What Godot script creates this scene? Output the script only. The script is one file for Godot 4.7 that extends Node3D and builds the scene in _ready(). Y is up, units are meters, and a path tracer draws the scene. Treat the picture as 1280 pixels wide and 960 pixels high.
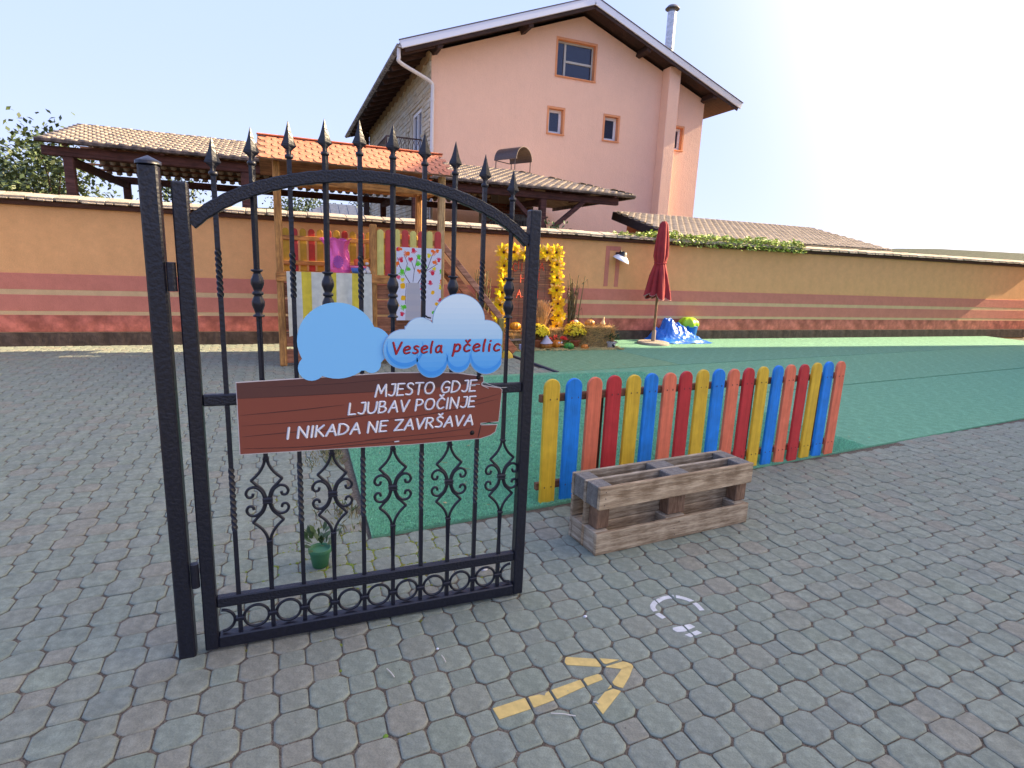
extends Node3D
# World frame: x runs along the gate, the yard wall and the house front (to the right), z towards the viewer, y up; metres.

const RNG_SEED := 7
var rng := RandomNumberGenerator.new()
var tex := {}      # name -> albedo texture
var nrm := {}      # name -> normal map
var mats := {}
var org := {}      # node -> origin its geometry is given about
var used := {}     # parent id / name -> count
var pave := []     # pavers: [outline (PackedVector2Array in x,z), top height]

# ------------------------------------------------------------------ mesh builder
class MB:
	var v := PackedVector3Array()
	var n := PackedVector3Array()
	var k := PackedColorArray()
	var col := Color(1, 1, 1)

	func tri(a: Vector3, b: Vector3, c: Vector3, o: Vector3) -> void:
		var m := (b - a).cross(c - a)
		if m.length_squared() < 1e-16: return
		m = m.normalized()
		if m.dot(o) < 0.0:
			var t := b; b = c; c = t; m = -m
		v.append(a); v.append(c); v.append(b)
		n.append(m); n.append(m); n.append(m)
		k.append(col); k.append(col); k.append(col)

	func trin(a: Vector3, b: Vector3, c: Vector3, na: Vector3, nb: Vector3, nc: Vector3) -> void:
		var m := (b - a).cross(c - a)
		if m.length_squared() < 1e-16: return
		if m.dot(na + nb + nc) > 0.0:
			v.append(a); v.append(c); v.append(b); n.append(na); n.append(nc); n.append(nb)
		else:
			v.append(a); v.append(b); v.append(c); n.append(na); n.append(nb); n.append(nc)
		k.append(col); k.append(col); k.append(col)

	func quad(a: Vector3, b: Vector3, c: Vector3, d: Vector3, o: Vector3) -> void:
		tri(a, b, c, o); tri(a, c, d, o)

	func quadn(a: Vector3, b: Vector3, c: Vector3, d: Vector3, na: Vector3, nb: Vector3, nc: Vector3, nd: Vector3) -> void:
		trin(a, b, c, na, nb, nc); trin(a, c, d, na, nc, nd)

	func box(c: Vector3, s: Vector3, bev := 0.0, b := Basis()) -> void:
		var h := s * 0.5
		var e: float = min(bev, min(h.x, min(h.y, h.z)) * 0.9)
		for a in 3:
			var a1 := (a + 1) % 3
			var a2 := (a + 2) % 3
			for sg in [-1.0, 1.0]:
				var p := []
				for q in [[-1, -1], [1, -1], [1, 1], [-1, 1]]:
					var x := Vector3.ZERO
					x[a] = sg * h[a]; x[a1] = q[0] * (h[a1] - e); x[a2] = q[1] * (h[a2] - e)
					p.append(c + b * x)
				var o := Vector3.ZERO; o[a] = sg
				quad(p[0], p[1], p[2], p[3], b * o)
		if e <= 0.0: return
		for a in 3:
			var a1 := (a + 1) % 3
			var a2 := (a + 2) % 3
			for s1 in [-1.0, 1.0]:
				for s2 in [-1.0, 1.0]:
					var p := []
					for q in [[-1, 0], [1, 0], [1, 1], [-1, 1]]:
						var x := Vector3.ZERO
						x[a] = q[0] * (h[a] - e)
						x[a1] = s1 * (h[a1] - (e if q[1] == 0 else 0.0))
						x[a2] = s2 * (h[a2] - (0.0 if q[1] == 0 else e))
						p.append(c + b * x)
					var o := Vector3.ZERO; o[a1] = s1; o[a2] = s2
					quad(p[0], p[1], p[2], p[3], b * o)
		for sx in [-1.0, 1.0]:
			for sy in [-1.0, 1.0]:
				for sz in [-1.0, 1.0]:
					tri(c + b * Vector3(sx * h.x, sy * (h.y - e), sz * (h.z - e)), c + b * Vector3(sx * (h.x - e), sy * h.y, sz * (h.z - e)), c + b * Vector3(sx * (h.x - e), sy * (h.y - e), sz * h.z), b * Vector3(sx, sy, sz))

	# box between two points with a section (w across, d along "up")
	func beam(p: Vector3, q: Vector3, w: float, d: float, bev := 0.0, up := Vector3.UP) -> void:
		var z := (q - p)
		var l := z.length()
		z /= l
		var x := up.cross(z)
		if x.length() < 1e-4: x = Vector3.RIGHT.cross(z)
		x = x.normalized()
		var y := z.cross(x)
		box((p + q) * 0.5, Vector3(w, d, l), bev, Basis(x, y, z))

	# round tube along a path; r is a float or an array; flat scales across "axis"
	func tube(pts: Array, r, segs := 8, caps := true) -> void:
		var m := pts.size()
		var up := Vector3(0.123, 0.32, 0.94).normalized()
		var rings := []
		var norms := []
		for i in m:
			var t: Vector3 = pts[min(i + 1, m - 1)] - pts[max(i - 1, 0)]
			t = t.normalized()
			up = (up - t * up.dot(t))
			if up.length() < 1e-3: up = t.cross(Vector3(1, 0, 0)) + t.cross(Vector3(0, 1, 0)) * 0.3
			up = up.normalized()
			var bi := t.cross(up)
			var rr: float = r[i] if r is Array else r
			var ring := []
			var nn := []
			for j in segs:
				var an := TAU * j / segs
				var dir := up * cos(an) + bi * sin(an)
				ring.append(pts[i] + dir * rr); nn.append(dir)
			rings.append(ring); norms.append(nn)
		for i in m - 1:
			for j in segs:
				var j2 := (j + 1) % segs
				quadn(rings[i][j], rings[i][j2], rings[i + 1][j2], rings[i + 1][j], norms[i][j], norms[i][j2], norms[i + 1][j2], norms[i + 1][j])
		if caps:
			for e in [0, m - 1]:
				var o: Vector3 = (pts[0] - pts[1]) if e == 0 else (pts[m - 1] - pts[m - 2])
				for j in segs: tri(pts[e], rings[e][j], rings[e][(j + 1) % segs], o)

	# square bar of side w from y0 to y1 at (x, z), twisted by turns
	func twist_bar(x: float, z: float, y0: float, y1: float, w: float, turns: float, steps: int) -> void:
		var prev := []
		for i in steps + 1:
			var f := float(i) / steps
			var a := f * turns * TAU
			var ring := []
			for j in 4:
				var an := a + PI * 0.25 + j * PI * 0.5
				ring.append(Vector3(x + cos(an) * w * 0.707, lerp(y0, y1, f), z + sin(an) * w * 0.707))
			if i > 0:
				for j in 4:
					var j2 := (j + 1) % 4
					quad(prev[j], prev[j2], ring[j2], ring[j], (prev[j] + prev[j2]) * 0.5 - Vector3(x, prev[j].y, z))
			prev = ring

	# profile: array of Vector2(r, y)
	func lathe(profile: Array, segs: int, xf: Transform3D, wob := 0.0, lobes := 0) -> void:
		var m := profile.size()
		var P := []
		for i in m:
			var ring := []
			for j in segs + 1:
				var an := TAU * j / segs
				var rr: float = profile[i].x * (1.0 + wob * (abs(cos(an * lobes * 0.5)) - 0.7) if lobes > 0 else 1.0)
				ring.append(Vector3(cos(an) * rr, profile[i].y, sin(an) * rr))
			P.append(ring)
		var N := []
		for i in m:
			var nn := []
			for j in segs + 1:
				var du: Vector3 = P[i][(j + 1) % segs] - P[i][(j - 1 + segs) % segs]
				var dv: Vector3 = P[min(i + 1, m - 1)][j] - P[max(i - 1, 0)][j]
				var q := dv.cross(du)
				if q.length() < 1e-9:
					q = Vector3(0, 1 if i > m / 2 else -1, 0)
				nn.append(q.normalized())
			N.append(nn)
		for i in m - 1:
			for j in segs:
				quadn(xf * P[i][j], xf * P[i][j + 1], xf * P[i + 1][j + 1], xf * P[i + 1][j], xf.basis * N[i][j], xf.basis * N[i][j + 1], xf.basis * N[i + 1][j + 1], xf.basis * N[i + 1][j])

	# polygon in local xy, from z0 to z1, moved by xf; front edge (z1) chamfered by bev
	func prism(poly: PackedVector2Array, z0: float, z1: float, xf := Transform3D(), bev := 0.0, back := true) -> void:
		var m := poly.size()
		if Geometry2D.is_polygon_clockwise(poly): poly.reverse()
		var inner := PackedVector2Array(poly)
		if bev > 0.0:
			for i in m:
				var d0 := (poly[i] - poly[(i - 1 + m) % m]).normalized()
				var d1 := (poly[(i + 1) % m] - poly[i]).normalized()
				var n0 := Vector2(-d0.y, d0.x)
				var n1 := Vector2(-d1.y, d1.x)
				var nn := (n0 + n1)
				nn = nn / max(0.5, nn.length_squared() * 0.5)
				inner[i] = poly[i] + nn * bev
		var ix := Geometry2D.triangulate_polygon(inner)
		var f := xf.basis * Vector3(0, 0, 1)
		for i in range(0, ix.size(), 3):
			tri(xf * Vector3(inner[ix[i]].x, inner[ix[i]].y, z1), xf * Vector3(inner[ix[i + 1]].x, inner[ix[i + 1]].y, z1), xf * Vector3(inner[ix[i + 2]].x, inner[ix[i + 2]].y, z1), f)
		if back:
			ix = Geometry2D.triangulate_polygon(poly)
			for i in range(0, ix.size(), 3):
				tri(xf * Vector3(poly[ix[i]].x, poly[ix[i]].y, z0), xf * Vector3(poly[ix[i + 1]].x, poly[ix[i + 1]].y, z0), xf * Vector3(poly[ix[i + 2]].x, poly[ix[i + 2]].y, z0), -f)
		for i in m:
			var j := (i + 1) % m
			var d := poly[j] - poly[i]
			var o := xf.basis * Vector3(d.y, -d.x, 0)
			quad(xf * Vector3(poly[i].x, poly[i].y, z0), xf * Vector3(poly[j].x, poly[j].y, z0), xf * Vector3(poly[j].x, poly[j].y, z1 - bev), xf * Vector3(poly[i].x, poly[i].y, z1 - bev), o)
			if bev > 0.0:
				quad(xf * Vector3(poly[i].x, poly[i].y, z1 - bev), xf * Vector3(poly[j].x, poly[j].y, z1 - bev), xf * Vector3(inner[j].x, inner[j].y, z1), xf * Vector3(inner[i].x, inner[i].y, z1), o.normalized() + f)

	func ball(c: Vector3, r: Vector3, segs := 12, rows := 8) -> void:
		var p := []
		for i in rows + 1:
			var a := -PI / 2 + PI * i / rows
			p.append(Vector2(cos(a), sin(a)))
		lathe(p, segs, Transform3D(Basis().scaled(r), c))
		# normals after scaling stay close enough for small balls

	func add(o: MB, xf: Transform3D) -> void:
		for i in o.v.size():
			v.append(xf * o.v[i]); n.append((xf.basis * o.n[i]).normalized())
		k.append_array(o.k)

	func leaf(c: Vector3, dir: Vector3, nn: Vector3, l: float, w: float) -> void:
		var s := dir.cross(nn).normalized() * w * 0.5
		var mid := c + dir * l * 0.45 + nn * l * 0.06
		tri(c, mid + s, mid - s, nn); tri(mid + s, c + dir * l, mid - s, nn)

	func mesh(shift := Vector3.ZERO, colors := false) -> ArrayMesh:
		var a := []
		a.resize(Mesh.ARRAY_MAX)
		if shift != Vector3.ZERO:
			for i in v.size(): v[i] -= shift
		a[Mesh.ARRAY_VERTEX] = v; a[Mesh.ARRAY_NORMAL] = n
		if colors: a[Mesh.ARRAY_COLOR] = k
		var m := ArrayMesh.new()
		m.add_surface_from_arrays(Mesh.PRIMITIVE_TRIANGLES, a)
		return m

# ------------------------------------------------------------------ scene helpers
func numbered(parent: Node, called: String) -> String:
	var key := str(parent.get_instance_id()) + "/" + called
	var c: int = used.get(key, 0)
	used[key] = c + 1
	return called if c == 0 else "%s_%03d" % [called, c]

func thing(called: String, label: String, category: String, at := Vector3.ZERO, turn := 0.0, group := "", local := false) -> Node3D:
	var o := Node3D.new()
	o.name = numbered(self, called)
	add_child(o)
	o.position = at; o.rotation.y = turn
	o.set_meta("label", label); o.set_meta("category", category)
	if group != "": o.set_meta("group", group)
	org[o] = Vector3.ZERO if local else at
	return o

func part(parent: Node3D, called: String, mb: MB, m: Material, stuff := false, colors := false, label := "") -> MeshInstance3D:
	var o := MeshInstance3D.new()
	var shift: Vector3 = org.get(parent, Vector3.ZERO)
	o.mesh = mb.mesh(shift, colors)
	o.material_override = m
	o.name = numbered(parent, called)
	parent.add_child(o)
	org[o] = shift
	if stuff: o.set_meta("kind", "stuff")
	if label != "": o.set_meta("label", label)
	return o

func piece(parent: Node3D, called: String, mesh: Mesh, m: Material, xf: Transform3D) -> MeshInstance3D:
	var o := MeshInstance3D.new()
	o.mesh = mesh; o.material_override = m
	o.name = numbered(parent, called)
	parent.add_child(o)
	o.transform = Transform3D(xf.basis, xf.origin - org.get(parent, Vector3.ZERO))
	return o

func node(parent: Node3D, called: String, xf := Transform3D()) -> Node3D:
	var o := Node3D.new()
	o.name = numbered(parent, called)
	parent.add_child(o)
	o.transform = xf
	org[o] = org.get(parent, Vector3.ZERO)
	return o

func struct(called: String, mb: MB, m: Material, colors := false) -> MeshInstance3D:
	var o := part(self, called, mb, m, false, colors)
	o.set_meta("kind", "structure")
	return o

func tagged(called: String, mb: MB, m: Material, label: String, category: String, group := "", colors := false) -> MeshInstance3D:
	var o := part(self, called, mb, m, false, colors)
	o.set_meta("label", label); o.set_meta("category", category)
	if group != "": o.set_meta("group", group)
	return o

# ------------------------------------------------------------------ textures and materials
func nimg(w: int, h: int, freq: float, octaves: int, sd: int, type := FastNoiseLite.TYPE_SIMPLEX_SMOOTH, out := 512) -> PackedByteArray:
	var f := FastNoiseLite.new()
	f.noise_type = type; f.frequency = freq; f.fractal_octaves = octaves; f.seed = sd
	if octaves <= 1: f.fractal_type = FastNoiseLite.FRACTAL_NONE
	var im := f.get_seamless_image(w, h)
	im.convert(Image.FORMAT_L8)
	if w != out or h != out: im.resize(out, out, Image.INTERPOLATE_BILINEAR)
	return im.get_data()

# layers: [[bytes, weight], ...]; dark and light are the colours the sum runs between
func make_tex(called: String, layers: Array, dark: Color, light: Color, bump := 2.0, size := 512) -> void:
	var data := PackedByteArray(); data.resize(size * size * 3)
	var hd := PackedByteArray(); hd.resize(size * size)
	for i in size * size:
		var s := 0.5
		for l in layers: s += (l[0][i] / 255.0 - 0.5) * l[1]
		s = clamp(s, 0.0, 1.0)
		var c := dark.lerp(light, s)
		data[i * 3] = int(c.r * 255); data[i * 3 + 1] = int(c.g * 255); data[i * 3 + 2] = int(c.b * 255)
		hd[i] = int(s * 255)
	tex[called] = ImageTexture.create_from_image(Image.create_from_data(size, size, false, Image.FORMAT_RGB8, data))
	if bump > 0.0:
		var im := Image.create_from_data(size, size, false, Image.FORMAT_L8, hd)
		im.convert(Image.FORMAT_RGBA8)
		im.bump_map_to_normal_map(bump)
		nrm[called] = ImageTexture.create_from_image(im)

func make_textures() -> void:
	var wn := PackedByteArray(); wn.resize(512 * 512)
	for i in wn.size(): wn[i] = rng.randi() % 256
	var fine := nimg(512, 512, 0.09, 3, 1)
	var mid := nimg(512, 512, 0.02, 4, 2)
	var big := nimg(512, 512, 0.006, 3, 3)
	var cell := nimg(512, 512, 0.06, 1, 4, FastNoiseLite.TYPE_CELLULAR)
	make_tex("plaster", [[wn, 0.25], [fine, 0.5], [mid, 0.35], [big, 0.5]], Color(0.91, 0.90, 0.89), Color(1, 1, 1), 3.0)
	make_tex("render", [[wn, 0.2], [fine, 0.4], [mid, 0.2], [big, 0.2], [nimg(512, 20, 0.05, 3, 31), 0.10]], Color(0.93, 0.925, 0.92), Color(1, 1, 1), 2.5)
	make_tex("stone", [[wn, 0.7], [fine, 0.5], [mid, 0.7], [big, 0.5]], Color(0.76, 0.76, 0.76), Color(1, 1, 1), 4.0)
	make_tex("soil", [[wn, 0.8], [fine, 0.8], [mid, 0.6]], Color(0.45, 0.43, 0.40), Color(1, 0.97, 0.93), 6.0)
	var gx := nimg(48, 512, 0.11, 3, 5)
	var gx2 := nimg(16, 512, 0.03, 3, 6)
	var gf := nimg(64, 512, 0.35, 2, 16)
	make_tex("grain_x", [[gx, 0.8], [gx2, 0.8], [gf, 0.5], [big, 0.6], [wn, 0.12]], Color(0.64, 0.60, 0.56), Color(1, 1, 1), 3.0)
	make_tex("paint_y", [[nimg(512, 32, 0.12, 3, 7), 0.5], [nimg(512, 12, 0.03, 3, 8), 0.6], [big, 0.6], [mid, 0.35]], Color(0.86, 0.84, 0.82), Color(1, 1, 1), 2.0)
	make_tex("grain_y", [[nimg(512, 48, 0.11, 3, 9), 0.8], [nimg(512, 16, 0.03, 3, 10), 0.8], [nimg(512, 64, 0.35, 2, 17), 0.5], [big, 0.6], [wn, 0.12]], Color(0.64, 0.60, 0.56), Color(1, 1, 1), 3.0)
	make_tex("turf", [[nimg(80, 512, 0.16, 2, 11), 0.7], [wn, 0.8], [mid, 0.35], [big, 0.5]], Color(0.72, 0.77, 0.74), Color(1, 1, 1), 6.0)
	make_tex("hammer", [[nimg(512, 512, 0.03, 2, 12), 1.2], [fine, 0.2]], Color(0.8, 0.8, 0.8), Color(1, 1, 1), 5.0)
	make_tex("cloth", [[wn, 0.3], [fine, 0.4], [big, 0.7]], Color(0.82, 0.82, 0.82), Color(1, 1, 1), 1.5)
	make_tex("rough_cell", [[cell, 0.9], [fine, 0.4], [big, 0.5]], Color(0.6, 0.6, 0.6), Color(1, 1, 1), 4.0)
	make_tex("soft_stain", [[mid, 0.9], [big, 1.0], [fine, 0.3]], Color(0.72, 0.70, 0.68), Color(1, 1, 1), 2.0)
	make_tex("stain", [[mid, 1.6], [big, 1.2], [wn, 0.3]], Color(0.42, 0.36, 0.33), Color(1, 1, 1), 2.0)

func mat(key: String, c: Color, rough := 0.8, t := "", scale := 1.0, ns := 0.6, metal := 0.0) -> StandardMaterial3D:
	if mats.has(key): return mats[key]
	var m := StandardMaterial3D.new()
	m.albedo_color = c.linear_to_srgb()
	m.roughness = rough; m.metallic = metal
	if t != "":
		m.albedo_texture = tex[t]
		m.uv1_triplanar = true
		m.uv1_scale = Vector3.ONE * scale
		if ns > 0.0 and nrm.has(t):
			m.normal_enabled = true; m.normal_texture = nrm[t]; m.normal_scale = ns
	mats[key] = m
	return m

func vmat(key: String, rough := 0.8, t := "", scale := 1.0, ns := 0.6, back := 0.0) -> StandardMaterial3D:
	if mats.has(key): return mats[key]
	var m := mat(key, Color(1, 1, 1), rough, t, scale, ns)
	m.vertex_color_use_as_albedo = true
	if back > 0.0:
		m.backlight_enabled = true; m.backlight = Color(back, back, back)
	return m

func glass(key: String, c: Color, alpha := 0.25) -> StandardMaterial3D:
	if mats.has(key): return mats[key]
	var m := StandardMaterial3D.new()
	m.transparency = BaseMaterial3D.TRANSPARENCY_ALPHA
	m.albedo_color = Color(c.r, c.g, c.b, alpha); m.roughness = 0.03
	mats[key] = m
	return m

func jit(a: float) -> float: return rng.randf_range(-a, a)
func V2(a: Array) -> PackedVector2Array:
	var p := PackedVector2Array()
	for i in range(0, a.size(), 2): p.append(Vector2(a[i], a[i + 1]))
	return p
func circle(c: Vector2, r: float, m := 28) -> PackedVector2Array:
	var p := PackedVector2Array()
	for i in m: p.append(c + Vector2(cos(TAU * i / m), sin(TAU * i / m)) * r)
	return p
func crom(pts: Array, per := 6) -> Array:       # Catmull-Rom through points (Vector2 or Vector3)
	var out := []
	var m := pts.size()
	for i in m - 1:
		var a = pts[max(i - 1, 0)]; var b = pts[i]; var c = pts[i + 1]; var d = pts[min(i + 2, m - 1)]
		for j in per:
			var t := float(j) / per
			out.append(0.5 * ((2.0 * b) + (c - a) * t + (2.0 * a - 5.0 * b + 4.0 * c - d) * t * t + (3.0 * b - a - 3.0 * c + d) * t * t * t))
	out.append(pts[m - 1])
	return out
func flat_xf(h := 0.0) -> Transform3D:          # polygon (x, -z) laid on the ground
	return Transform3D(Basis(Vector3(1, 0, 0), Vector3(0, 0, -1), Vector3(0, 1, 0)), Vector3(0, h, 0))
func ground_poly(a: Array) -> PackedVector2Array:
	var p := PackedVector2Array()
	for i in range(0, a.size(), 2): p.append(Vector2(a[i], -a[i + 1]))
	return p

# hand lettering: strokes in a cap-height-1 box; ~ marks a smooth stroke
const GLYPH := {
	"M": [0.86, "0,0 .12,1 .42,.28 .74,1 .84,0"], "J": [0.52, "~.46,1 .46,.3 .36,.04 .18,0 .02,.1", "~.2,1 .32,1 .46,1"], "E": [0.56, "0,0 0,1", "0,1 .5,1", "0,.54 .42,.54", "0,0 .5,0"],
	"S": [0.56, "~.5,.9 .36,1 .14,.98 .06,.8 .2,.6 .42,.44 .48,.2 .3,.01 .02,.06"], "T": [0.62, "0,1 .6,1", ".3,1 .3,0"], "O": [0.8, "~.38,1 .14,.9 .02,.5 .14,.1 .38,0 .62,.1 .76,.5 .62,.9 .38,1"],
	"G": [0.76, "~.66,.88 .46,1 .2,.9 .04,.5 .16,.1 .4,0 .66,.12", ".66,.12 .68,.46", ".68,.46 .4,.46"], "D": [0.72, "0,0 0,1", "~0,1 .34,.96 .64,.66 .6,.3 .36,.06 0,0"],
	"L": [0.54, "0,1 0,0", "0,0 .48,0"], "U": [0.72, "~0,1 .02,.36 .12,.06 .32,0 .54,.1 .64,.4 .66,1"], "B": [0.62, "0,0 0,1", "~0,1 .34,.98 .42,.76 .3,.58 0,.53", "~0,.53 .38,.5 .54,.28 .36,.03 0,0"],
	"A": [0.72, "0,0 .36,1", ".36,1 .68,0", ".12,.36 .56,.36"], "V": [0.68, "0,1 .3,0", ".3,0 .66,1"], "P": [0.56, "0,0 0,1", "~0,1 .36,.96 .5,.74 .34,.5 0,.44"],
	"C": [0.66, "~.6,.86 .42,1 .18,.88 .04,.5 .16,.12 .38,0 .62,.12"], "I": [0.18, ".06,0 .06,1"], "N": [0.74, "0,0 0,1", "0,1 .62,0", ".62,0 .64,1"], "K": [0.6, "0,0 0,1", ".5,1 0,.44", ".12,.55 .54,0"],
	"Z": [0.62, "0,1 .56,1", ".56,1 .02,0", ".02,0 .6,0"], "R": [0.62, "0,0 0,1", "~0,1 .36,.97 .48,.76 .34,.54 0,.48", ".2,.5 .56,0"], "H": [0.64, "0,0 0,1", ".58,0 .58,1", "0,.52 .58,.52"],
	"e": [0.6, "~.06,.3 .34,.36 .5,.44 .44,.6 .26,.62 .08,.46 .06,.2 .22,.02 .5,.1"], "s": [0.48, "~.42,.58 .26,.64 .1,.54 .16,.4 .36,.28 .38,.1 .2,0 .02,.06"], "l": [0.26, "~.12,1 .06,.5 .08,0"],
	"a": [0.6, "~.46,.54 .28,.62 .08,.44 .06,.14 .2,.01 .38,.14 .46,.5", "~.47,.6 .46,.2 .56,0"], "p": [0.6, "~.08,.62 .06,.1 .0,-.36", "~.07,.36 .2,.58 .4,.6 .5,.38 .42,.1 .22,.02 .06,.16"], "c": [0.54, "~.46,.52 .3,.62 .1,.46 .06,.18 .22,.01 .46,.1"],
	"i": [0.26, "~.1,.6 .08,.3 .1,0", ".12,.86 .14,.9"], "^": [0.0, ".0,1.3 .14,1.14", ".14,1.14 .3,1.34"],
}
func lettering(mb: MB, text: String, at: Vector3, cap: float, stroke: float, xf: Transform3D, slant := 0.12, gap := 0.16) -> float:
	var x := 0.0
	for ch in text:
		if ch == " ":
			x += 0.42; continue
		var base: String = {"Č": "C", "č": "c", "Š": "S"}.get(ch, ch)
		var g: Array = GLYPH[base]
		var strokes := g.slice(1)
		var lift := 0.0
		if base != ch:
			for s in GLYPH["^"].slice(1): strokes.append("^" + s)
			if ch == "č": lift = -0.36
		for s0 in strokes:
			var s: String = s0
			var car := s.begins_with("^")
			if car: s = s.substr(1)
			var smooth := s.begins_with("~")
			if smooth: s = s.substr(1)
			var pts := []
			for w in s.split(" "):
				var xy := w.split(",")
				var p := Vector2(xy[0].to_float(), xy[1].to_float())
				if car: p += Vector2(g[0] * 0.5 - 0.15, lift)
				pts.append(Vector2(x + p.x + p.y * slant, p.y) * cap)
			if smooth:
				_stroke(mb, crom(pts, 5), at, stroke, xf)
			else:
				for i in pts.size() - 1: _stroke(mb, [pts[i], pts[i + 1]], at, stroke, xf)
		x += g[0] + gap
	return x * cap

func _stroke(mb: MB, pts: Array, at: Vector3, w: float, xf: Transform3D) -> void:
	var p3 := []
	var r := []
	var d0: Vector2 = (pts[0] - pts[1]).normalized()
	var d1: Vector2 = (pts[-1] - pts[-2]).normalized()
	for e in [[0.5, 0.02], [0.35, 0.34], [0.0, 0.5]]:
		p3.append(_v(pts[0] + d0 * w * e[0])); r.append(w * e[1])
	for i in range(1, pts.size() - 1):
		p3.append(_v(pts[i])); r.append(w * 0.5)
	for e in [[0.0, 0.5], [0.35, 0.34], [0.5, 0.02]]:
		p3.append(_v(pts[-1] + d1 * w * e[0])); r.append(w * e[1])
	var t := MB.new(); t.col = mb.col
	t.tube(p3, r, 8, false)
	mb.add(t, xf * Transform3D(Basis(Vector3(1, 0, 0), Vector3(0, 1, 0), Vector3(0, 0, 0.22)), at))
func _v(p: Vector2) -> Vector3: return Vector3(p.x, p.y, 0)

# ------------------------------------------------------------------ the scene
func _ready() -> void:
	rng.seed = RNG_SEED
	var cam := Camera3D.new()
	cam.name = "camera"
	add_child(cam)
	var pitch := deg_to_rad(11.9)
	var roll := deg_to_rad(2.5)
	var fw := Vector3(0, -sin(pitch), -cos(pitch))
	var up0 := Vector3(0, cos(pitch), -sin(pitch))
	var rt := Vector3.RIGHT * cos(roll) + up0 * sin(roll)
	var up := up0 * cos(roll) - Vector3.RIGHT * sin(roll)
	cam.transform = Transform3D(Basis(Vector3.UP, deg_to_rad(-22.0)) * Basis(rt, up, -fw), Vector3(0, 1.6, 0))
	cam.fov = rad_to_deg(2.0 * atan(480.0 / 721.0))
	cam.near = 0.05; cam.far = 3000.0
	cam.current = true

	var we := WorldEnvironment.new()
	we.name = "environment"
	var env := Environment.new()
	env.background_mode = Environment.BG_SKY
	var sky := Sky.new()
	var sm := ProceduralSkyMaterial.new()
	sm.sky_top_color = Color(0.470, 0.524, 0.680)
	sm.sky_horizon_color = Color(0.562, 0.592, 0.652)
	sm.sky_curve = 0.10
	sm.sky_energy_multiplier = 1.0
	sm.ground_bottom_color = Color(0.30, 0.28, 0.25)
	sm.ground_horizon_color = Color(0.50, 0.50, 0.48)
	sm.sun_angle_max = 62.0  # wide glow round the sun, mostly out of view, set to brighten the shaded yard
	sm.sun_curve = 0.6
	sky.sky_material = sm
	env.sky = sky
	env.tonemap_mode = Environment.TONE_MAPPER_LINEAR
	env.tonemap_exposure = 3.4
	env.sdfgi_enabled = true; env.ssao_enabled = true; env.ssil_enabled = true
	we.environment = env
	add_child(we)

	var sun := DirectionalLight3D.new()
	sun.name = "sun"
	sun.light_energy = 1.6
	sun.light_color = Color(1.0, 0.90, 0.74)
	sun.light_angular_distance = 0.5
	sun.shadow_enabled = true
	add_child(sun)
	var to_sun := Vector3(1.0, 0.56, 0.05).normalized()
	sun.basis = Basis.looking_at(-to_sun, Vector3.UP)

	make_textures()
	build_ground()
	build_wall()
	build_house()
	build_canopy()
	build_shed()
	build_background()
	build_unseen_building()
	build_gate()
	build_signs()
	build_fence()
	build_planter()
	build_tower()
	build_arch()
	build_harvest()
	build_parasol()
	build_small()


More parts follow.
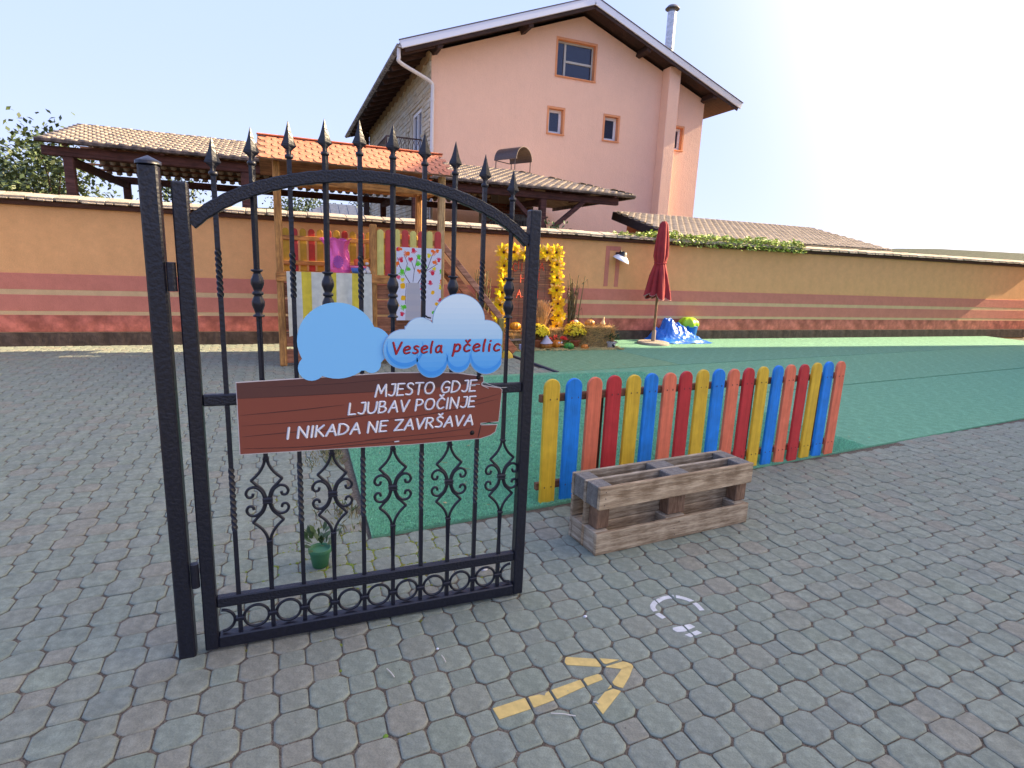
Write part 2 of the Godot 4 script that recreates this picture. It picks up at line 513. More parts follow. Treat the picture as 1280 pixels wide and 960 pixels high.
# ------------------------------------------------------------------ ground, pavers, turf
func build_ground() -> void:
	var g := MB.new()
	g.prism(ground_poly([-900, 60, 900, 60, 900, -900, -900, -900]), -0.3, -0.07, flat_xf())
	struct("ground", g, mat("earth", Color(0.16, 0.15, 0.10), 0.95, "soil", 0.7, 0.6))
	var bed := MB.new()
	bed.prism(ground_poly([-12, 3, 20, 3, 20, -11.4, -12, -11.4]), -0.069, -0.0075, flat_xf())
	var pv := struct("pavement", bed, mat("joint_sand", Color(0.31, 0.265, 0.22), 0.95, "soil", 2.5, 1.0))

	# paver lattice: big octagons and small squares in turn
	var A := Vector2(0.1228, 0.0088)     # per column, in (x, -z)
	var B := Vector2(-0.001, 0.1203)     # per row, in (x, -z), rows run away from the viewer (negated below)
	var oc := []
	var sq := []
	for vv in 5:
		for kind in 2:
			var hw := 0.575 if kind == 0 else 0.392
			var cut := 0.235 if kind == 0 else 0.075
			var o := PackedVector2Array()
			for c in [[1, -1, 0], [1, 1, 1], [-1, 1, 0], [-1, -1, 1]]:
				var p1 := Vector2(c[0] * hw, c[1] * (hw - cut))
				var p2 := Vector2(c[0] * (hw - cut), c[1] * hw)
				if c[2] == 0:
					var t := p1; p1 = p2; p2 = t
				var mid := (p1 + p2) * 0.5 * (1.035 if kind == 0 else 1.015)
				o.append(p1 + Vector2(jit(0.016), jit(0.016))); o.append(mid); o.append(p2 + Vector2(jit(0.016), jit(0.016)))
			var w := PackedVector2Array()
			for p in o: w.append(A * p.x + B * p.y)
			if Geometry2D.is_polygon_clockwise(w): w.reverse()
			(oc if kind == 0 else sq).append(w)
	var mesh_of := {}
	var mb_of := {}
	for kind in 2:
		for vv in 5:
			var mb := MB.new()
			var poly: PackedVector2Array = (oc if kind == 0 else sq)[vv]
			var m := poly.size()
			var c := Vector2.ZERO
			for p in poly: c += p / m
			var inn := []
			for p in poly: inn.append(c + (p - c) * (0.90 if kind == 0 else 0.87))
			var top := Vector3(c.x, 0.0006, -c.y)
			for i in m:
				var j := (i + 1) % m
				var a := Vector3(inn[i].x, 0, -inn[i].y); var b := Vector3(inn[j].x, 0, -inn[j].y)
				var a1 := Vector3(poly[i].x, -0.006, -poly[i].y); var b1 := Vector3(poly[j].x, -0.006, -poly[j].y)
				mb.tri(top, a, b, Vector3.UP)
				var na := Vector3(poly[i].x - c.x, 0.06, -(poly[i].y - c.y)).normalized()
				var nb := Vector3(poly[j].x - c.x, 0.06, -(poly[j].y - c.y)).normalized()
				mb.quadn(a, b, b1, a1, (Vector3.UP + na * 0.25).normalized(), (Vector3.UP + nb * 0.25).normalized(), nb, na)
				mb.quad(a1, b1, b1 - Vector3(0, 0.05, 0), a1 - Vector3(0, 0.05, 0), na)
			mb_of[[kind, vv]] = mb
			mesh_of[[kind, vv]] = mb.mesh()
	var tones := [Color(0.325, 0.362, 0.284), Color(0.306, 0.344, 0.27), Color(0.335, 0.368, 0.288), Color(0.31, 0.35, 0.268), Color(0.325, 0.342, 0.268), Color(0.31, 0.34, 0.276), Color(0.345, 0.338, 0.264)]
	var pm := []
	for i in tones.size(): pm.append(mat("paver_%d" % i, tones[i], 0.88, "stone", 2.2, 0.8))
	var turf := ground_poly([0.40, -3.11, 1.82, -3.26, 22, -5.55, 22, -11.4, 3.3, -11.4, 3.80, -7.66, 0.55, -7.5])
	var cells := []
	var o0 := Vector2(0.854, 1.549)
	for i in range(-90, 190):
		for j in range(-28, 90):
			var c := o0 + A * i + B * j
			if c.x < -6.5 or c.x > 14.0 or c.y < -1.2 or c.y > 11.3: continue
			if c.x < 3.7 - c.y and c.x < -2.2 and c.y < 5.0: continue
			if Geometry2D.is_point_in_polygon(c, turf): continue
			var kind: int = posmod(i + j, 2)
			var vv: int = rng.randi() % 5
			var h := jit(0.0028)
			var tone: int = [0, 1, 2, 3, 0, 1, 5, 2, 4, 6][rng.randi() % 10]
			if c.x < 0.35 and c.y < 2.4 and rng.randf() < 0.5: tone = 4 + (rng.randi() % 2) * 2
			cells.append([c.distance_to(Vector2(0.85, 2.0)) if c.y > 1.1 else 99.0, c, kind, vv, h, tone])
	cells.sort_custom(func(a, b): return a[0] < b[0])
	var rest := MB.new()
	for q in cells.size():
		var e: Array = cells[q]
		var at := Vector3(e[1].x, e[4], -e[1].y)
		var tilt := Basis(Vector3(1, 0, 0), jit(0.008)) * Basis(Vector3(0, 0, 1), jit(0.008))
		if q < 300:
			piece(pv, "paver", mesh_of[[e[2], e[3]]], pm[e[5]], Transform3D(Basis(), at))
			var poly: PackedVector2Array = (oc if e[2] == 0 else sq)[e[3]]
			var out := PackedVector2Array()
			for p in poly: out.append(e[1] + p * (0.94 if e[2] == 0 else 0.92))
			pave.append([out, e[4]])
		else:
			rest.col = Color(1, 1, 1)
			var src: MB = mb_of[[e[2], e[3]]]
			rest.add(src, Transform3D(tilt, at))
			var tc: Color = tones[e[5]] * 0.98
			for z in src.v.size(): rest.k[rest.k.size() - 1 - z] = tc
	var pr := part(pv, "far_pavers", rest, vmat("paver_far", 0.88, "stone", 2.2, 0.8), true, true)
	pr.name = "far_pavers"

	# moss in the joints by the turf corner
	var moss := MB.new()
	for i in 3200:
		var a := Vector2(rng.randfn(0.50, 0.28), -rng.randfn(-2.93, 0.13))
		if rng.randf() < 0.4: a = Vector2(rng.randfn(0.25, 0.25), -rng.randfn(-3.3, 0.5))
		var inside := false
		for p in pave:
			if Geometry2D.is_point_in_polygon(a, p[0]): inside = true; break
		if inside or (a.y > 3.14 and a.x > 0.4): continue
		moss.col = Color(0.17 + jit(0.04), 0.20 + jit(0.04), 0.03)
		moss.lathe([Vector2(0.010, -0.006), Vector2(0.008, 0.001), Vector2(0.0, 0.0055)], 5, Transform3D(Basis().scaled(Vector3.ONE * rng.randf_range(0.6, 1.3)), Vector3(a.x, -0.006, -a.y)))
	part(pv, "moss", moss, vmat("moss", 0.95), true, true)

	# artificial turf in rolls with dark seams between
	var tm := mat("turf_near", Color(0.25, 0.59, 0.37), 0.92, "turf", 2.2, 1.0)
	var tm2 := mat("turf_back", Color(0.26, 0.58, 0.36), 0.92, "turf", 2.2, 1.0)
	var tm3 := mat("turf_far", Color(0.29, 0.52, 0.30), 0.92, "turf", 2.2, 1.0)
	var rolls := [
		[[0.44, -3.15, 1.82, -3.30, 20, -5.3, 20, -7.3, 2.216, -5.435, 0.49, -5.27], tm],
		[[0.49, -5.312, 2.216, -5.477, 20, -7.342, 20, -9.4, 3.836, -7.68, 2.588, -7.62, 0.58, -7.45], tm2],
		[[3.86, -7.70, 6.32, -7.985, 6.05, -9.55, 5.9, -11.02, 3.42, -11.02, 3.72, -9.25], tm3],
		[[6.335, -7.985, 20, -9.42, 20, -11.02, 5.915, -11.02, 6.065, -9.55], mat("turf_corner", Color(0.23, 0.51, 0.34), 0.92, "turf", 2.2, 1.0)]]
	var root := Node3D.new()
	root.name = "artificial_turf"
	add_child(root)
	root.set_meta("kind", "structure")
	for r in rolls:
		var mb := MB.new()
		mb.prism(ground_poly(r[0]), -0.012, 0.012, flat_xf(), 0.004, false)
		part(root, "turf_roll", mb, r[1])
	# short blades, densest near the viewer
	var bl := MB.new()
	for i in 3:
		var a := TAU * i / 3.0 + 0.4
		var d := Vector3(cos(a), 0, sin(a))
		bl.tri(d * 0.002 + Vector3(-d.z, 0, d.x) * 0.0022, d * 0.002 - Vector3(-d.z, 0, d.x) * 0.0022, d * 0.007 + Vector3(0, 0.013, 0), Vector3(0, 1, 0.3))
	var mm := MultiMesh.new()
	mm.transform_format = MultiMesh.TRANSFORM_3D
	mm.use_colors = true
	mm.mesh = bl.mesh()
	var xs := []
	var r1 := ground_poly(rolls[0][0])
	var r2 := ground_poly(rolls[1][0])
	while xs.size() < 200000:
		var y := 3.1 + pow(rng.randf(), 1.6) * 4.4
		var p := Vector2(rng.randf_range(0.4, 5.2), y)
		if Geometry2D.is_point_in_polygon(p, r1) or Geometry2D.is_point_in_polygon(p, r2): xs.append(p)
	mm.instance_count = xs.size()
	for i in xs.size():
		var b := Basis(Vector3.UP, rng.randf() * TAU).scaled(Vector3(1.1, rng.randf_range(0.6, 1.2), 1.1))
		mm.set_instance_transform(i, Transform3D(b, Vector3(xs[i].x, 0.011, -xs[i].y)))
		var f := rng.randf_range(0.6, 1.3)
		mm.set_instance_color(i, Color(0.26 * f, 0.61 * f, 0.385 * f))
	var mi := MultiMeshInstance3D.new()
	mi.multimesh = mm
	mi.name = "turf_blades"
	mi.material_override = vmat("blade", 0.8)
	mi.set_meta("kind", "stuff")
	root.add_child(mi)
	# dark rubber edging at the far turf corner
	var ed := MB.new()
	ed.beam(Vector3(3.83, 0.012, -7.66), Vector3(3.70, 0.012, -9.25), 0.05, 0.03, 0.005)
	part(root, "edging_strip", ed, mat("rubber", Color(0.05, 0.05, 0.07), 0.7))

	# painted arrow and curve, broken where the joints run
	var arrow := [V2([0.669, 1.637, 0.664, 1.693, 0.80, 1.704, 0.855, 1.702, 0.872, 1.690, 0.88, 1.701, 0.902, 1.709, 1.044, 1.725, 1.118, 1.740, 1.132, 1.722, 1.128, 1.698, 1.041, 1.686, 0.893, 1.658, 0.788, 1.646]),
		V2([1.018, 1.826, 1.018, 1.860, 1.031, 1.874, 1.168, 1.813, 1.285, 1.758, 1.290, 1.724, 1.235, 1.724, 1.158, 1.766]),
		V2([1.235, 1.727, 1.290, 1.727, 1.236, 1.675, 1.154, 1.612, 1.028, 1.533, 1.020, 1.582, 1.108, 1.638, 1.165, 1.678])]
	paint("yellow_arrow", arrow, "worn yellow arrow painted across the grey pavers, pointing right", "road marking", Color(0.74, 0.53, 0.17))
	var arc := crom([Vector2(1.614, 1.966), Vector2(1.606, 2.0), Vector2(1.605, 2.035), Vector2(1.62, 2.063), Vector2(1.669, 2.093), Vector2(1.72, 2.107), Vector2(1.77, 2.099), Vector2(1.81, 2.067), Vector2(1.835, 2.02), Vector2(1.83, 1.96)], 5)
	var arcs := []
	for i in arc.size() - 1:
		if i == 30: continue
		var d: Vector2 = (arc[i + 1] - arc[i]).orthogonal().normalized() * 0.0125
		arcs.append(PackedVector2Array([arc[i] + d, arc[i + 1] + d, arc[i + 1] - d, arc[i] - d]))
	arcs.append(V2([1.597, 1.876, 1.605, 1.888, 1.70, 1.888, 1.71, 1.862, 1.64, 1.848, 1.605, 1.857]))
	arcs.append(V2([1.625, 1.828, 1.70, 1.838, 1.71, 1.815, 1.64, 1.806]))
	paint("white_curve", arcs, "white painted loop on the pavers in front of the pallet planter", "road marking", Color(0.70, 0.70, 0.68))

func paint(called: String, polys: Array, label: String, cat: String, c: Color) -> void:
	var t := thing(called, label, cat)
	for poly in polys:
		var mb := MB.new()
		for p in pave:
			for piece_poly in Geometry2D.intersect_polygons(poly, p[0]):
				if piece_poly.size() > 2 and absf(_area(piece_poly)) > 1e-5:
					mb.prism(piece_poly, p[1] + 0.0005, p[1] + 0.0022, flat_xf(), 0.0, false)
		if mb.v.size() > 0: part(t, "paint_stroke", mb, mat(called + "_paint", c, 0.6, "cloth", 6.0, 0.4))
func _area(p: PackedVector2Array) -> float:
	var s := 0.0
	for i in p.size(): s += p[i].cross(p[(i + 1) % p.size()])
	return s * 0.5

# ------------------------------------------------------------------ yard wall
func build_wall() -> void:
	var zf := -11.04
	var w := thing("yard_wall", "long ochre rendered yard wall with terracotta bands and tiled coping", "wall", Vector3(6, 0, zf - 0.15))
	var b := MB.new()
	b.box(Vector3(7.5, 1.03, zf - 0.15), Vector3(29, 2.2, 0.3), 0.01)
	part(w, "wall_face", b, mat("ochre", Color(0.97, 0.485, 0.19), 0.9, "plaster", 0.8, 0.5))
	var pl := MB.new()
	pl.box(Vector3(7.5, 0.09, zf + 0.012), Vector3(29, 0.26, 0.03), 0.004)
	part(w, "plinth", pl, mat("plinth", Color(0.105, 0.07, 0.055), 0.95, "soft_stain", 0.9, 0.6))
	for r in [[0.224, 0.49], [0.55, 0.80], [0.88, 1.125]]:
		var s := MB.new()
		s.box(Vector3(7.5, (r[0] + r[1]) * 0.5, zf + 0.003), Vector3(29, r[1] - r[0], 0.014), 0.003)
		part(w, "painted_band", s, mat("terracotta_paint", Color(0.74, 0.25, 0.165), 0.9, "plaster", 0.9, 0.5) if r[0] > 0.3 else mat("terracotta_stained", Color(0.68, 0.20, 0.135), 0.92, "soft_stain", 0.5, 0.3))
	for r in [[0.49, 0.55], [0.80, 0.88]]:
		var s := MB.new()
		s.box(Vector3(7.5, (r[0] + r[1]) * 0.5, zf + 0.001), Vector3(29, r[1] - r[0], 0.012), 0.0)
		part(w, "band_gap", s, mat("pale_ochre", Color(0.80, 0.52, 0.26), 0.9, "plaster", 0.9, 0.5))
	var fr := MB.new()
	fr.box(Vector3(6.54, 1.605, zf + 0.003), Vector3(0.10, 0.85, 0.014), 0.003)
	part(w, "painted_frame", fr, mat("terracotta_paint", Color.WHITE))
	var fr2 := MB.new()
	fr2.box(Vector3(6.72, 1.985, zf + 0.003), Vector3(0.258, 0.09, 0.0141), 0.003)
	part(w, "painted_frame", fr2, mat("terracotta_paint", Color.WHITE))
	var fr3 := MB.new()
	fr3.box(Vector3(6.80, 1.55, zf + 0.003), Vector3(0.098, 0.75, 0.014), 0.003)
	part(w, "painted_frame", fr3, mat("terracotta_paint", Color.WHITE))
	var tr := MB.new()
	tr.box(Vector3(7.5, 2.165, zf - 0.13), Vector3(29, 0.075, 0.42), 0.01)
	part(w, "coping_board", tr, mat("coping_brown", Color(0.16, 0.065, 0.04), 0.85, "grain_x", 0.8, 0.5))
	var meshes := []
	for i in 4:
		var c := MB.new()
		c.box(Vector3(0, 0, 0), Vector3(0.318, 0.05, 0.30), 0.008, Basis(Vector3(1, 0, 0), 0.22))
		c.box(Vector3(0, -0.008, -0.27), Vector3(0.318, 0.05, 0.30), 0.008, Basis(Vector3(1, 0, 0), -0.22))
		for e in 3: c.box(Vector3(-0.1 + e * 0.1 + jit(0.02), -0.052, 0.146), Vector3(0.09, 0.02 + jit(0.006), 0.03), 0.006, Basis(Vector3(1, 0, 0), 0.3))
		meshes.append(c.mesh())
	var tm := [mat("coping_a", Color(0.62, 0.52, 0.40), 0.9, "stone", 1.4, 0.7), mat("coping_b", Color(0.55, 0.45, 0.33), 0.9, "stone", 1.4, 0.7)]
	for i in 88:
		piece(w, "coping_tile", meshes[i % 4], tm[rng.randi() % 2], Transform3D(Basis(Vector3(0, 0, 1), jit(0.02)), Vector3(-6.84 + i * 0.325, 2.262 + jit(0.006), zf + 0.015)))

	# flood lamp on the painted frame
	var l := thing("wall_lamp", "white and black flood lamp hung on the painted frame of the ochre wall", "lamp", Vector3(6.76, 1.82, zf))
	var br := MB.new()
	br.box(Vector3(6.76, 1.86, zf + 0.03), Vector3(0.07, 0.10, 0.05), 0.008)
	br.beam(Vector3(6.76, 1.87, zf + 0.04), Vector3(6.78, 1.93, zf + 0.16), 0.035, 0.035, 0.006)
	part(l, "bracket", br, mat("lamp_black", Color(0.02, 0.02, 0.022), 0.5))
	var hd := MB.new()
	var hx := Transform3D(Basis(Vector3(0, 0, 1), -0.32) * Basis(Vector3(1, 0, 0), 0.25), Vector3(6.80, 1.83, zf + 0.19))
	hd.lathe([Vector2(0, 0.10), Vector2(0.05, 0.095), Vector2(0.075, 0.04), Vector2(0.10, 0.015), Vector2(0.105, 0.0)], 18, hx)
	part(l, "housing", hd, mat("lamp_black", Color.WHITE))
	var sh := MB.new()
	sh.lathe([Vector2(0.105, 0.0), Vector2(0.165, -0.05), Vector2(0.19, -0.095), Vector2(0.18, -0.095), Vector2(0.15, -0.05), Vector2(0.09, -0.002), Vector2(0, -0.002)], 22, hx)
	part(l, "shade", sh, mat("lamp_white", Color(0.78, 0.78, 0.78), 0.35))
	var gl := MB.new()
	gl.lathe([Vector2(0.0, -0.085), Vector2(0.1, -0.08), Vector2(0.155, -0.06)], 18, hx)
	part(l, "lens", gl, mat("lamp_lens", Color(0.5, 0.52, 0.55), 0.15))

	# ivy on top of the wall
	var iv := MB.new()
	for i in 3600:
		var x := 6.6 + pow(rng.randf(), 0.8) * 5.4
		var hgt: float = (0.04 + 0.13 * smoothstep(6.5, 8.2, x)) * (0.6 + 0.4 * sin(x * 9.0) * sin(x * 4.3))
		var p := Vector3(x, 2.27 + rng.randf() * max(0.03, hgt), zf + rng.randf_range(-0.42, 0.16))
		if rng.randf() < 0.16 * smoothstep(7.4, 8.4, x): p = Vector3(x, 2.28 - rng.randf() * 0.16, zf + rng.randf_range(0.12, 0.2))
		var d := Vector3(jit(1), jit(0.6), rng.randf_range(-0.4, 1)).normalized()
		var nn := Vector3(jit(0.7), 1, rng.randf_range(-0.2, 0.9)).normalized()
		var f := rng.randf_range(0.6, 1.25)
		iv.col = Color(0.34 * f, 0.45 * f, 0.07 * f) if rng.randf() < 0.75 else Color(0.42 * f, 0.45 * f, 0.13 * f)
		iv.leaf(p, d, nn, rng.randf_range(0.05, 0.1), rng.randf_range(0.045, 0.08))
	var ivy := thing("ivy", "bright green ivy trailing along the top of the yard wall behind the parasol", "ivy", Vector3(9, 2.3, zf))
	part(ivy, "leaves", iv, vmat("leaf", 0.55, "", 1, 0, 0.35), false, true)
	var st := MB.new()
	for i in 5:
		var pts := []
		for q in 10: pts.append(Vector3(6.7 + q * 0.6, 2.315 + jit(0.012), zf - 0.25 + i * 0.09 + jit(0.03)))
		st.tube(pts, 0.006, 5)
	part(ivy, "stem", st, mat("bark", Color(0.09, 0.06, 0.04), 0.95))

# ------------------------------------------------------------------ house
# wall in the plane z = zz between x0 and x1 under the line top (array of Vector2), with holes [x0, y0, x1, y1] whose reveals go back by depth
func holed(mb: MB, x0: float, x1: float, y0: float, top: Array, holes: Array, zz: float, reveal: MB, depth: float, xf := Transform3D()) -> void:
	var xs := [x0, x1]
	for h in holes: xs.append(h[0]); xs.append(h[2])
	for t in top:
		if t.x > x0 and t.x < x1: xs.append(t.x)
	xs.sort()
	for i in xs.size() - 1:
		var a: float = xs[i]
		var b: float = xs[i + 1]
		if b - a < 1e-4: continue
		var cuts := []
		for h in holes:
			if h[0] < (a + b) * 0.5 and h[2] > (a + b) * 0.5: cuts.append([h[1], h[3]])
		cuts.sort_custom(func(p, q): return p[0] < q[0])
		var y := y0
		for c in cuts:
			mb.quad(xf * Vector3(a, y, zz), xf * Vector3(b, y, zz), xf * Vector3(b, c[0], zz), xf * Vector3(a, c[0], zz), xf.basis * Vector3(0, 0, 1))
			y = c[1]
		mb.quad(xf * Vector3(a, y, zz), xf * Vector3(b, y, zz), xf * Vector3(b, _top(top, b), zz), xf * Vector3(a, _top(top, a), zz), xf.basis * Vector3(0, 0, 1))
	for h in holes:
		var p := [Vector3(h[0], h[1], zz), Vector3(h[2], h[1], zz), Vector3(h[2], h[3], zz), Vector3(h[0], h[3], zz)]
		var c := Vector3((h[0] + h[2]) * 0.5, (h[1] + h[3]) * 0.5, zz)
		for i in 4:
			var j := (i + 1) % 4
			var d := Vector3(0, 0, -depth)
			reveal.quad(xf * p[i], xf * p[j], xf * (p[j] + d), xf * (p[i] + d), xf.basis * (c - (p[i] + p[j]) * 0.5))
func reveal_of(h: Array, zz: float, depth: float, xf := Transform3D()) -> MB:
	var r := MB.new()
	holed(MB.new(), h[0], h[2], h[1], [Vector2(h[0], h[3]), Vector2(h[2], h[3])], [h], zz, r, depth, xf)
	return r
func _top(t: Array, x: float) -> float:
	for i in t.size() - 1:
		if x <= t[i + 1].x + 1e-6: return lerp(t[i].y, t[i + 1].y, clamp((x - t[i].x) / max(1e-6, t[i + 1].x - t[i].x), 0.0, 1.0))
	return t[-1].y

func build_house() -> void:
	var xl := 4.48
	var xr := 14.66
	var xp := 9.53
	var zf := -18.7
	var zb := -31.6
	var he := 7.70
	var hp := 9.55
	var sl := (hp - he) / (xp - xl)
	var h := thing("pink_house", "tall peach rendered house with wide gable, pale stone side and dark eaves", "house", Vector3(xp, 0, zf))
	var peach := mat("peach", Color(0.88, 0.575, 0.43), 0.92, "render", 0.35, 0.8)
	var rev := mat("orange_trim", Color(0.76, 0.33, 0.16), 0.9, "plaster", 0.8, 0.5)
	var holes := [[8.65, 7.66, 10.03, 8.74], [8.45, 5.87, 8.97, 6.63], [10.57, 5.88, 11.1, 6.65], [13.30, 5.87, 13.82, 6.63]]
	var wl := MB.new()
	var rv := MB.new()
	var top := [Vector2(xl, he), Vector2(xp, hp), Vector2(xr, hp - (xr - xp) * sl)]
	holed(wl, xl, xr, -0.07, top, holes, zf, rv, 0.22)
	# the back of the front wall and the other three walls
	wl.quad(Vector3(xr, -0.07, zf), Vector3(xr, -0.07, zb), Vector3(xr, top[2].y, zb), Vector3(xr, top[2].y, zf), Vector3.RIGHT)
	holed(wl, xl, xr, -0.07, top, [], zb, rv, 0.2)
	wl.quad(Vector3(xl + 0.3, -0.07, zf - 0.3), Vector3(xr, -0.07, zf - 0.3), Vector3(xr, 5.2, zf - 0.3), Vector3(xl + 0.3, 5.2, zf - 0.3), Vector3(0, 0, -1))
	part(h, "front_wall", wl, peach)
	for e in holes: part(h, "window_reveal", reveal_of(e, zf, 0.22), rev)
	var ceil := MB.new()
	for y in [2.6, 5.2, 7.2]: ceil.box(Vector3((xl + xr) * 0.5, y, (zf + zb) * 0.5), Vector3(xr - xl - 0.5, 0.2, zf - zb - 0.6))
	part(h, "floor_slab", ceil, mat("concrete", Color(0.3, 0.3, 0.3), 0.9))
	# trims, frames and panes
	var frame_m := mat("window_white", Color(0.72, 0.71, 0.72), 0.5)
	var alu := mat("window_grey", Color(0.45, 0.44, 0.40), 0.45)
	var sky_tint_pane := glass("pane", Color(0.10, 0.15, 0.30), 0.5)  # blue tint puts the reflected sky into the glass colour
	for i in 4:
		var e: Array = holes[i]
		var t := MB.new()
		var b := 0.07
		var ex := [e[0], e[1], e[2], e[3]]
		t.box(Vector3((ex[0] + ex[2]) * 0.5, ex[3] + b * 0.5, zf + 0.004), Vector3(ex[2] - ex[0] + 2 * b, b, 0.02), 0.004)
		for s in [[ex[0] - b * 0.5], [ex[2] + b * 0.5]]: t.box(Vector3(s[0], (ex[1] + ex[3]) * 0.5, zf + 0.003), Vector3(b, ex[3] - ex[1], 0.018), 0.004)
		t.box(Vector3((ex[0] + ex[2]) * 0.5, ex[1] - 0.02, zf - 0.02), Vector3(ex[2] - ex[0] + 2 * b, 0.04, 0.14), 0.006)
		part(h, "window_trim", t, rev)
		var w := node(h, "window")
		var f := MB.new()
		var zz := zf - 0.17
		var t2 := 0.055
		var bars := [[ex[0], ex[1], ex[0] + t2, ex[3]], [ex[2] - t2, ex[1], ex[2], ex[3]], [ex[0] + t2, ex[1], ex[2] - t2, ex[1] + t2], [ex[0] + t2, ex[3] - t2, ex[2] - t2, ex[3]]]
		if i == 0:
			bars.append([8.95, ex[1] + t2, 9.02, ex[3] - t2])
			bars.append([9.02, 8.12, ex[2] - t2, 8.19])
		for q in bars: f.box(Vector3((q[0] + q[2]) * 0.5, (q[1] + q[3]) * 0.5, zz), Vector3(q[2] - q[0], q[3] - q[1], 0.06), 0.006)
		if i > 0:
			for q in [[ex[0] + t2, ex[1] + t2, ex[0] + t2 + 0.035, ex[3] - t2], [ex[2] - t2 - 0.035, ex[1] + t2, ex[2] - t2, ex[3] - t2], [ex[0] + 0.09, ex[1] + t2, ex[2] - 0.09, ex[1] + t2 + 0.035], [ex[0] + 0.09, ex[3] - t2 - 0.035, ex[2] - 0.09, ex[3] - t2]]:
				f.box(Vector3((q[0] + q[2]) * 0.5, (q[1] + q[3]) * 0.5, zz - 0.005), Vector3(q[2] - q[0], q[3] - q[1], 0.05), 0.004)
		part(w, "frame", f, alu if i == 0 else frame_m)
		var p := MB.new()
		p.box(Vector3((ex[0] + ex[2]) * 0.5, (ex[1] + ex[3]) * 0.5, zz - 0.01), Vector3(ex[2] - ex[0] - 0.02, ex[3] - ex[1] - 0.02, 0.012))
		part(w, "pane", p, sky_tint_pane)
		if i == 0:
			var bl := MB.new()
			bl.box(Vector3(8.80, 8.2, zz - 0.05), Vector3(0.29, 1.0, 0.01))
			part(w, "blind", bl, mat("blind", Color(0.10, 0.13, 0.22), 0.8))
	# chimney pillar and flue
	var cp := MB.new()
	cp.box(Vector3(12.98, 4.15, zf + 0.22), Vector3(0.46, 8.56, 0.44), 0.012)
	part(h, "chimney_pillar", cp, peach)
	var fl := MB.new()
	fl.lathe([Vector2(0.15, 8.56), Vector2(0.15, 9.0), Vector2(0.16, 9.0), Vector2(0.16, 9.03), Vector2(0.15, 9.03), Vector2(0.15, 10.15), Vector2(0.13, 10.16), Vector2(0.13, 10.25)], 18, Transform3D(Basis(), Vector3(12.74, 0, zf + 0.25)))
	var flue := part(h, "flue_pipe", fl, mat("steel", Color(0.62, 0.62, 0.64), 0.38, "hammer", 0.6, 0.15, 0.85))
	var fc := MB.new()
	fc.lathe([Vector2(0.0, 10.24), Vector2(0.24, 10.24), Vector2(0.245, 10.26), Vector2(0.16, 10.35), Vector2(0.0, 10.40)], 18, Transform3D(Basis(), Vector3(12.74, 0, zf + 0.25)))
	part(flue, "cowl", fc, mat("cowl_dark", Color(0.10, 0.10, 0.11), 0.5, "", 1, 0, 0.5))
	# stone side wall
	var side := MB.new()
	var sx := Transform3D(Basis(Vector3(0, 0, 1), Vector3(0, 1, 0), Vector3(-1, 0, 0)), Vector3(xl, 0, 0))   # local x = world z, local z = -world x
	var srv := MB.new()
	var door := [-21.5, 4.45, -20.0, 6.47]
	holed(side, zb, zf, -0.07, [Vector2(zb, he), Vector2(zf, he)], [door], 0.0, srv, 0.25, sx)
	part(h, "side_wall", side, mat("mortar", Color(0.80, 0.70, 0.54), 0.95, "stone", 1.0, 0.6))
	part(h, "door_reveal", srv, mat("mortar", Color.WHITE))
	var cl := MB.new()
	var tones := [Color(0.90, 0.80, 0.62), Color(0.86, 0.74, 0.54), Color(0.90, 0.84, 0.71), Color(0.82, 0.70, 0.52), Color(0.90, 0.80, 0.63)]
	var y := 0.0
	while y < 7.6:
		var rh := rng.randf_range(0.10, 0.17)
		var z := zf - 0.012
		while z > zb + 0.1:
			var ln := rng.randf_range(0.22, 0.55)
			var z2: float = max(z - ln, zb)
			var c := Vector3(xl - 0.02, y + rh * 0.5, (z + z2) * 0.5)
			var hit: bool = c.z - (z - z2) * 0.5 < door[2] + 0.06 and c.z + (z - z2) * 0.5 > door[0] - 0.06 and c.y + rh * 0.5 > door[1] and c.y - rh * 0.5 < door[3] + 0.05
			if not hit:
				cl.col = tones[rng.randi() % 5] * rng.randf_range(0.9, 1.05)
				cl.box(c, Vector3(0.05 + jit(0.022), rh - 0.016, z - z2 - 0.016), 0.010, Basis(Vector3(1, 0, 0), jit(0.015)))
			z = z2
		y += rh
	part(h, "stone_cladding", cl, vmat("cladding", 0.92, "stone", 1.6, 1.0), true, true)
	# balcony door
	var bd := node(h, "balcony_door")
	var bf := MB.new()
	for q in [[-21.5, 4.45, -21.38, 6.47], [-20.12, 4.45, -20.0, 6.47], [-21.38, 6.35, -20.12, 6.47], [-20.85, 4.45, -20.75, 6.35]]:
		bf.box(sx * Vector3((q[0] + q[2]) * 0.5, (q[1] + q[3]) * 0.5, -0.10), Vector3(0.09, q[3] - q[1], q[2] - q[0]), 0.006)
	part(bd, "frame", bf, frame_m)
	for q in [[-21.38, -20.85], [-20.75, -20.12]]:
		var bp := MB.new()
		bp.box(sx * Vector3((q[0] + q[1]) * 0.5, 5.4, -0.12), Vector3(0.02, 1.9, q[1] - q[0]))
		part(bd, "pane", bp, glass("pane_pale", Color(0.35, 0.42, 0.55), 0.6))
	# balcony
	var ba := node(h, "balcony")
	var bs := MB.new()
	bs.box(Vector3(3.88, 4.33, -21.6), Vector3(1.22, 0.2, 3.9), 0.02)
	part(ba, "balcony_slab", bs, mat("concrete", Color.WHITE))
	var iron := mat("balcony_iron", Color(0.07, 0.035, 0.03), 0.6)
	var br := MB.new()
	br.beam(Vector3(4.46, 5.36, -19.72), Vector3(3.3, 5.36, -19.72), 0.05, 0.04, 0.008)
	br.beam(Vector3(3.3, 5.36, -19.70), Vector3(3.3, 5.36, -23.5), 0.05, 0.04, 0.008)
